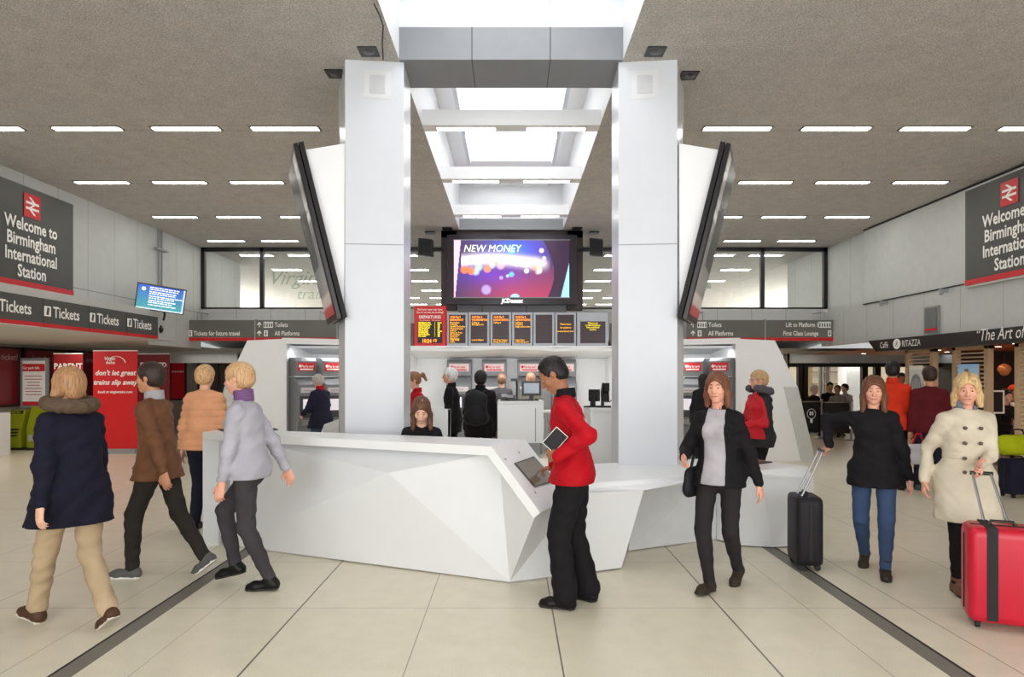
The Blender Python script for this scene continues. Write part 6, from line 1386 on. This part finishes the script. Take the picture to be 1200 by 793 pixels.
blob_thing('shopping_bag', 'white shopping bag carried by the man in maroon', 'bag', M_, [('body', SHIRT, [-.25, -.2, -.05], [.25, .2, .6], tote), ('handle', RED, [-.25, -.2, -.05], [.25, .2, .6], tote_h)])
# right edge luggage
xx = (1199 - CX) / F * 9.2; suitcase('suitcase', 'dark navy suitcase cut off by right photo edge', xx, 9.3, 12, .44, .26, .52, DNAVY)
def hold(v): v.cone((-.16, 0, .15), (.16, 0, .15), .14, .14, .04)
def holdh(v): v.cone((-.1, 0, .27), (-.06, 0, .36), .012, .012, .01).cone((-.06, 0, .36), (.06, 0, .36), .012, .012, .01).cone((.1, 0, .27), (.06, 0, .36), .012, .012, .01)
blob_thing('holdall', 'lime yellow holdall resting on top of the navy suitcase', 'bag', Matrix.Translation((xx, 9.3, .555)), [('body', cloth('lime_nylon', (176, 186, 20)), [-.4, -.25, -.05], [.4, .25, .5], hold), ('handle', BAGM, [-.4, -.25, -.05], [.4, .25, .5], holdh)])
# --- café people
sit = lambda z: dict(pel=(-.05, z), feet={'L': (.1, .3, 0), 'R': (-.1, .3, 0)}, hands={'L': (.16, .34, z + .12), 'R': (-.16, .34, z + .12)}, elbow={'L': (.6, -.6, -.6), 'R': (-.6, -.6, -.6)}, lean=8)
for px, d, fa, H, lab, sk, tp, hr in ((953, 18.9, 30, 1.66, 'grey-haired person in dark top seated behind the café barrier', 'light', BLK, dict(style='full', key='grey', rgb=(176, 170, 162))), (972, 19.2, -10, 1.76, 'man with short dark hair in black seated behind café barrier', 'mid', BLK, HBLK()),
        (982, 18.7, -40, 1.66, 'bald-browed man in grey tweed seated behind café barrier', 'tan', TWEED, dict(style='receding', key='dbrown', rgb=(52, 38, 30))), (991, 19.3, -60, 1.7, 'dark-haired person in pale grey top at back café', 'light', SHIRT, HBLK(style='full'))):
    x, y = px_pos(px, d); person(lab, x, y, fa, H, sk=sk, h=.02, top=[dict(mat=tp, hem=.55, g=.02)], legs=dict(mat=DNAVY), shoes=BLS, hair=hr, **sit(.64)); seat(x + .12 * math.sin(R(-fa)) * 0, y + .08, fa, .54, 'dark stool behind the café barrier under %s' % {953: 'the grey-haired sitter', 972: 'the man in black', 982: 'the tweed-clad man', 991: 'the pale grey-topped sitter'}[px], back=False)
walker('man in orange-red jacket with short dark hair near the café', 1046, 9.9, 150, 1.85, sk='mid', h=.013, top=[dict(mat=ORANGE, hem=.82, g=.035, collar=(ORANGE, .06))], legs=dict(mat=BLK), shoes=BLS, hair=HBLK(t=.016))
walker('person in red lit by warm café lamps, hand raised to face', 1056, 14.2, -20, 1.70, sk='tan', h=.015, hands={'L': (.2, .1, .85), 'R': (-.1, .22, 1.5)}, top=[dict(mat=ORANGE, hem=.84, g=.02)], legs=dict(mat=BLK), shoes=BLS, hair=HBLK())
x, y = px_pos(1176, 12.9); person('man in dark suit and tie seated at the café table', x, y, 10, 1.74, sk='light', h=.011, top=[dict(mat=BLK, hem=.5, g=.02, collar=(SHIRT, .03))], legs=dict(mat=BLK), shoes=BLS, hair=HBLK(t=.014), **sit(.58)); seat(x, y + .1, 10, .47, 'dark chair under the suited café man')
x, y = px_pos(1186, 14.0); person('person in orange knitted hat seated behind the suited man', x, y, 0, 1.76, sk='mid', h=.015, cover=(222, 72, 40), top=[dict(mat=BROWN, hem=.5, g=.025)], legs=dict(mat=BLK), shoes=BLS, hair=HBLK(), **sit(.62)); seat(x, y + .1, 0, .5, 'dark chair under the orange-hatted person')
# ================================================================== light, sky, camera
w = bpy.data.worlds.new('sky'); SC.world = w; w.use_nodes = True; nt = w.node_tree
bg = nt.nodes['Background']; bg.inputs[0].default_value = (.93, .96, 1, 1); bg.inputs[1].default_value = 1.7
def area(name, loc, sx, sy, power, rot, col=(1, 1, 1)):
    l = bpy.data.lights.new(name, 'AREA'); l.shape = 'RECTANGLE'; l.size = sx; l.size_y = sy; l.energy = power; l.color = col
    o = bpy.data.objects.new(name, l); COL.objects.link(o); o.location = loc; o.rotation_euler = rot; return o
# daylight falling through the rooflight
area('rooflight_daylight', (0, 8.5, 5.95), 1.5, 11, 130, (0, 0, 0))
# added fill lamp behind the camera, lifts the ceiling and desk front
area('front_fill', (0, -4.5, 2.6), 13, 3.8, 560, (R(90), 0, 0), (1, .985, .96))
# added fill strips brighten the ticket hall, back passages and café front
area('ticket_hall_fill', (-9.4, 12, 2.36), .1, 8, 60, (0, 0, 0), (1, .93, .84))
area('left_back_fill', (-5, 18.6, 2.26), 8, .1, 14, (0, 0, 0), (1, .95, .88)); area('right_back_fill', (6, 18.6, 2.26), 5, .1, 6, (0, 0, 0), (1, .9, .8))
area('cafe_fill', (10, 12, 2.18), .1, 6, 30, (0, 0, 0), (1, .62, .4))
area('back_cafe_lamp', (9.5, 21.8, 2.28), 5, .3, 60, (0, 0, 0), (1, .97, .9))
# hall beyond the high window: added side fills brighten its ceiling
area('beyond_fill', (-12.9, 27, 3.6), 10, 1.6, 800, (R(90), 0, R(-90)), (1, .99, .95)); area('beyond_fill', (12.9, 27, 3.6), 10, 1.6, 800, (R(90), 0, R(90)), (1, .99, .95))
area('pod_fill_left', (-3.3, 13.45, 2.2), 1.8, .12, 34, (R(8), 0, 0)); area('pod_fill_right', (3.3, 13.45, 2.2), 1.8, .12, 34, (R(8), 0, 0)); area('pod_fill_centre', (0, 13.3, 2.1), 3.6, .1, 50, (R(8), 0, 0))  # added fills brighten the dark machine bays
cam = bpy.data.cameras.new('camera'); co = bpy.data.objects.new('camera', cam); COL.objects.link(co)
co.location = (0, 0, EYE); co.rotation_euler = (R(90), 0, 0); cam.sensor_width = 36; cam.lens = 24; cam.clip_start = .05
cam.shift_x = (600 - CX) / 1200; cam.shift_y = (CY - 396.5) / 1200
SC.camera = co
SC.view_settings.view_transform = 'Standard'; SC.view_settings.look = 'None'; SC.view_settings.exposure = 0; SC.view_settings.gamma = 1
SC.cycles.max_bounces = 8; SC.cycles.diffuse_bounces = 5; SC.cycles.transparent_max_bounces = 8; SC.cycles.sample_clamp_indirect = 6; SC.cycles.caustics_reflective = False; SC.cycles.caustics_refractive = False
SC.cycles.use_denoising = True
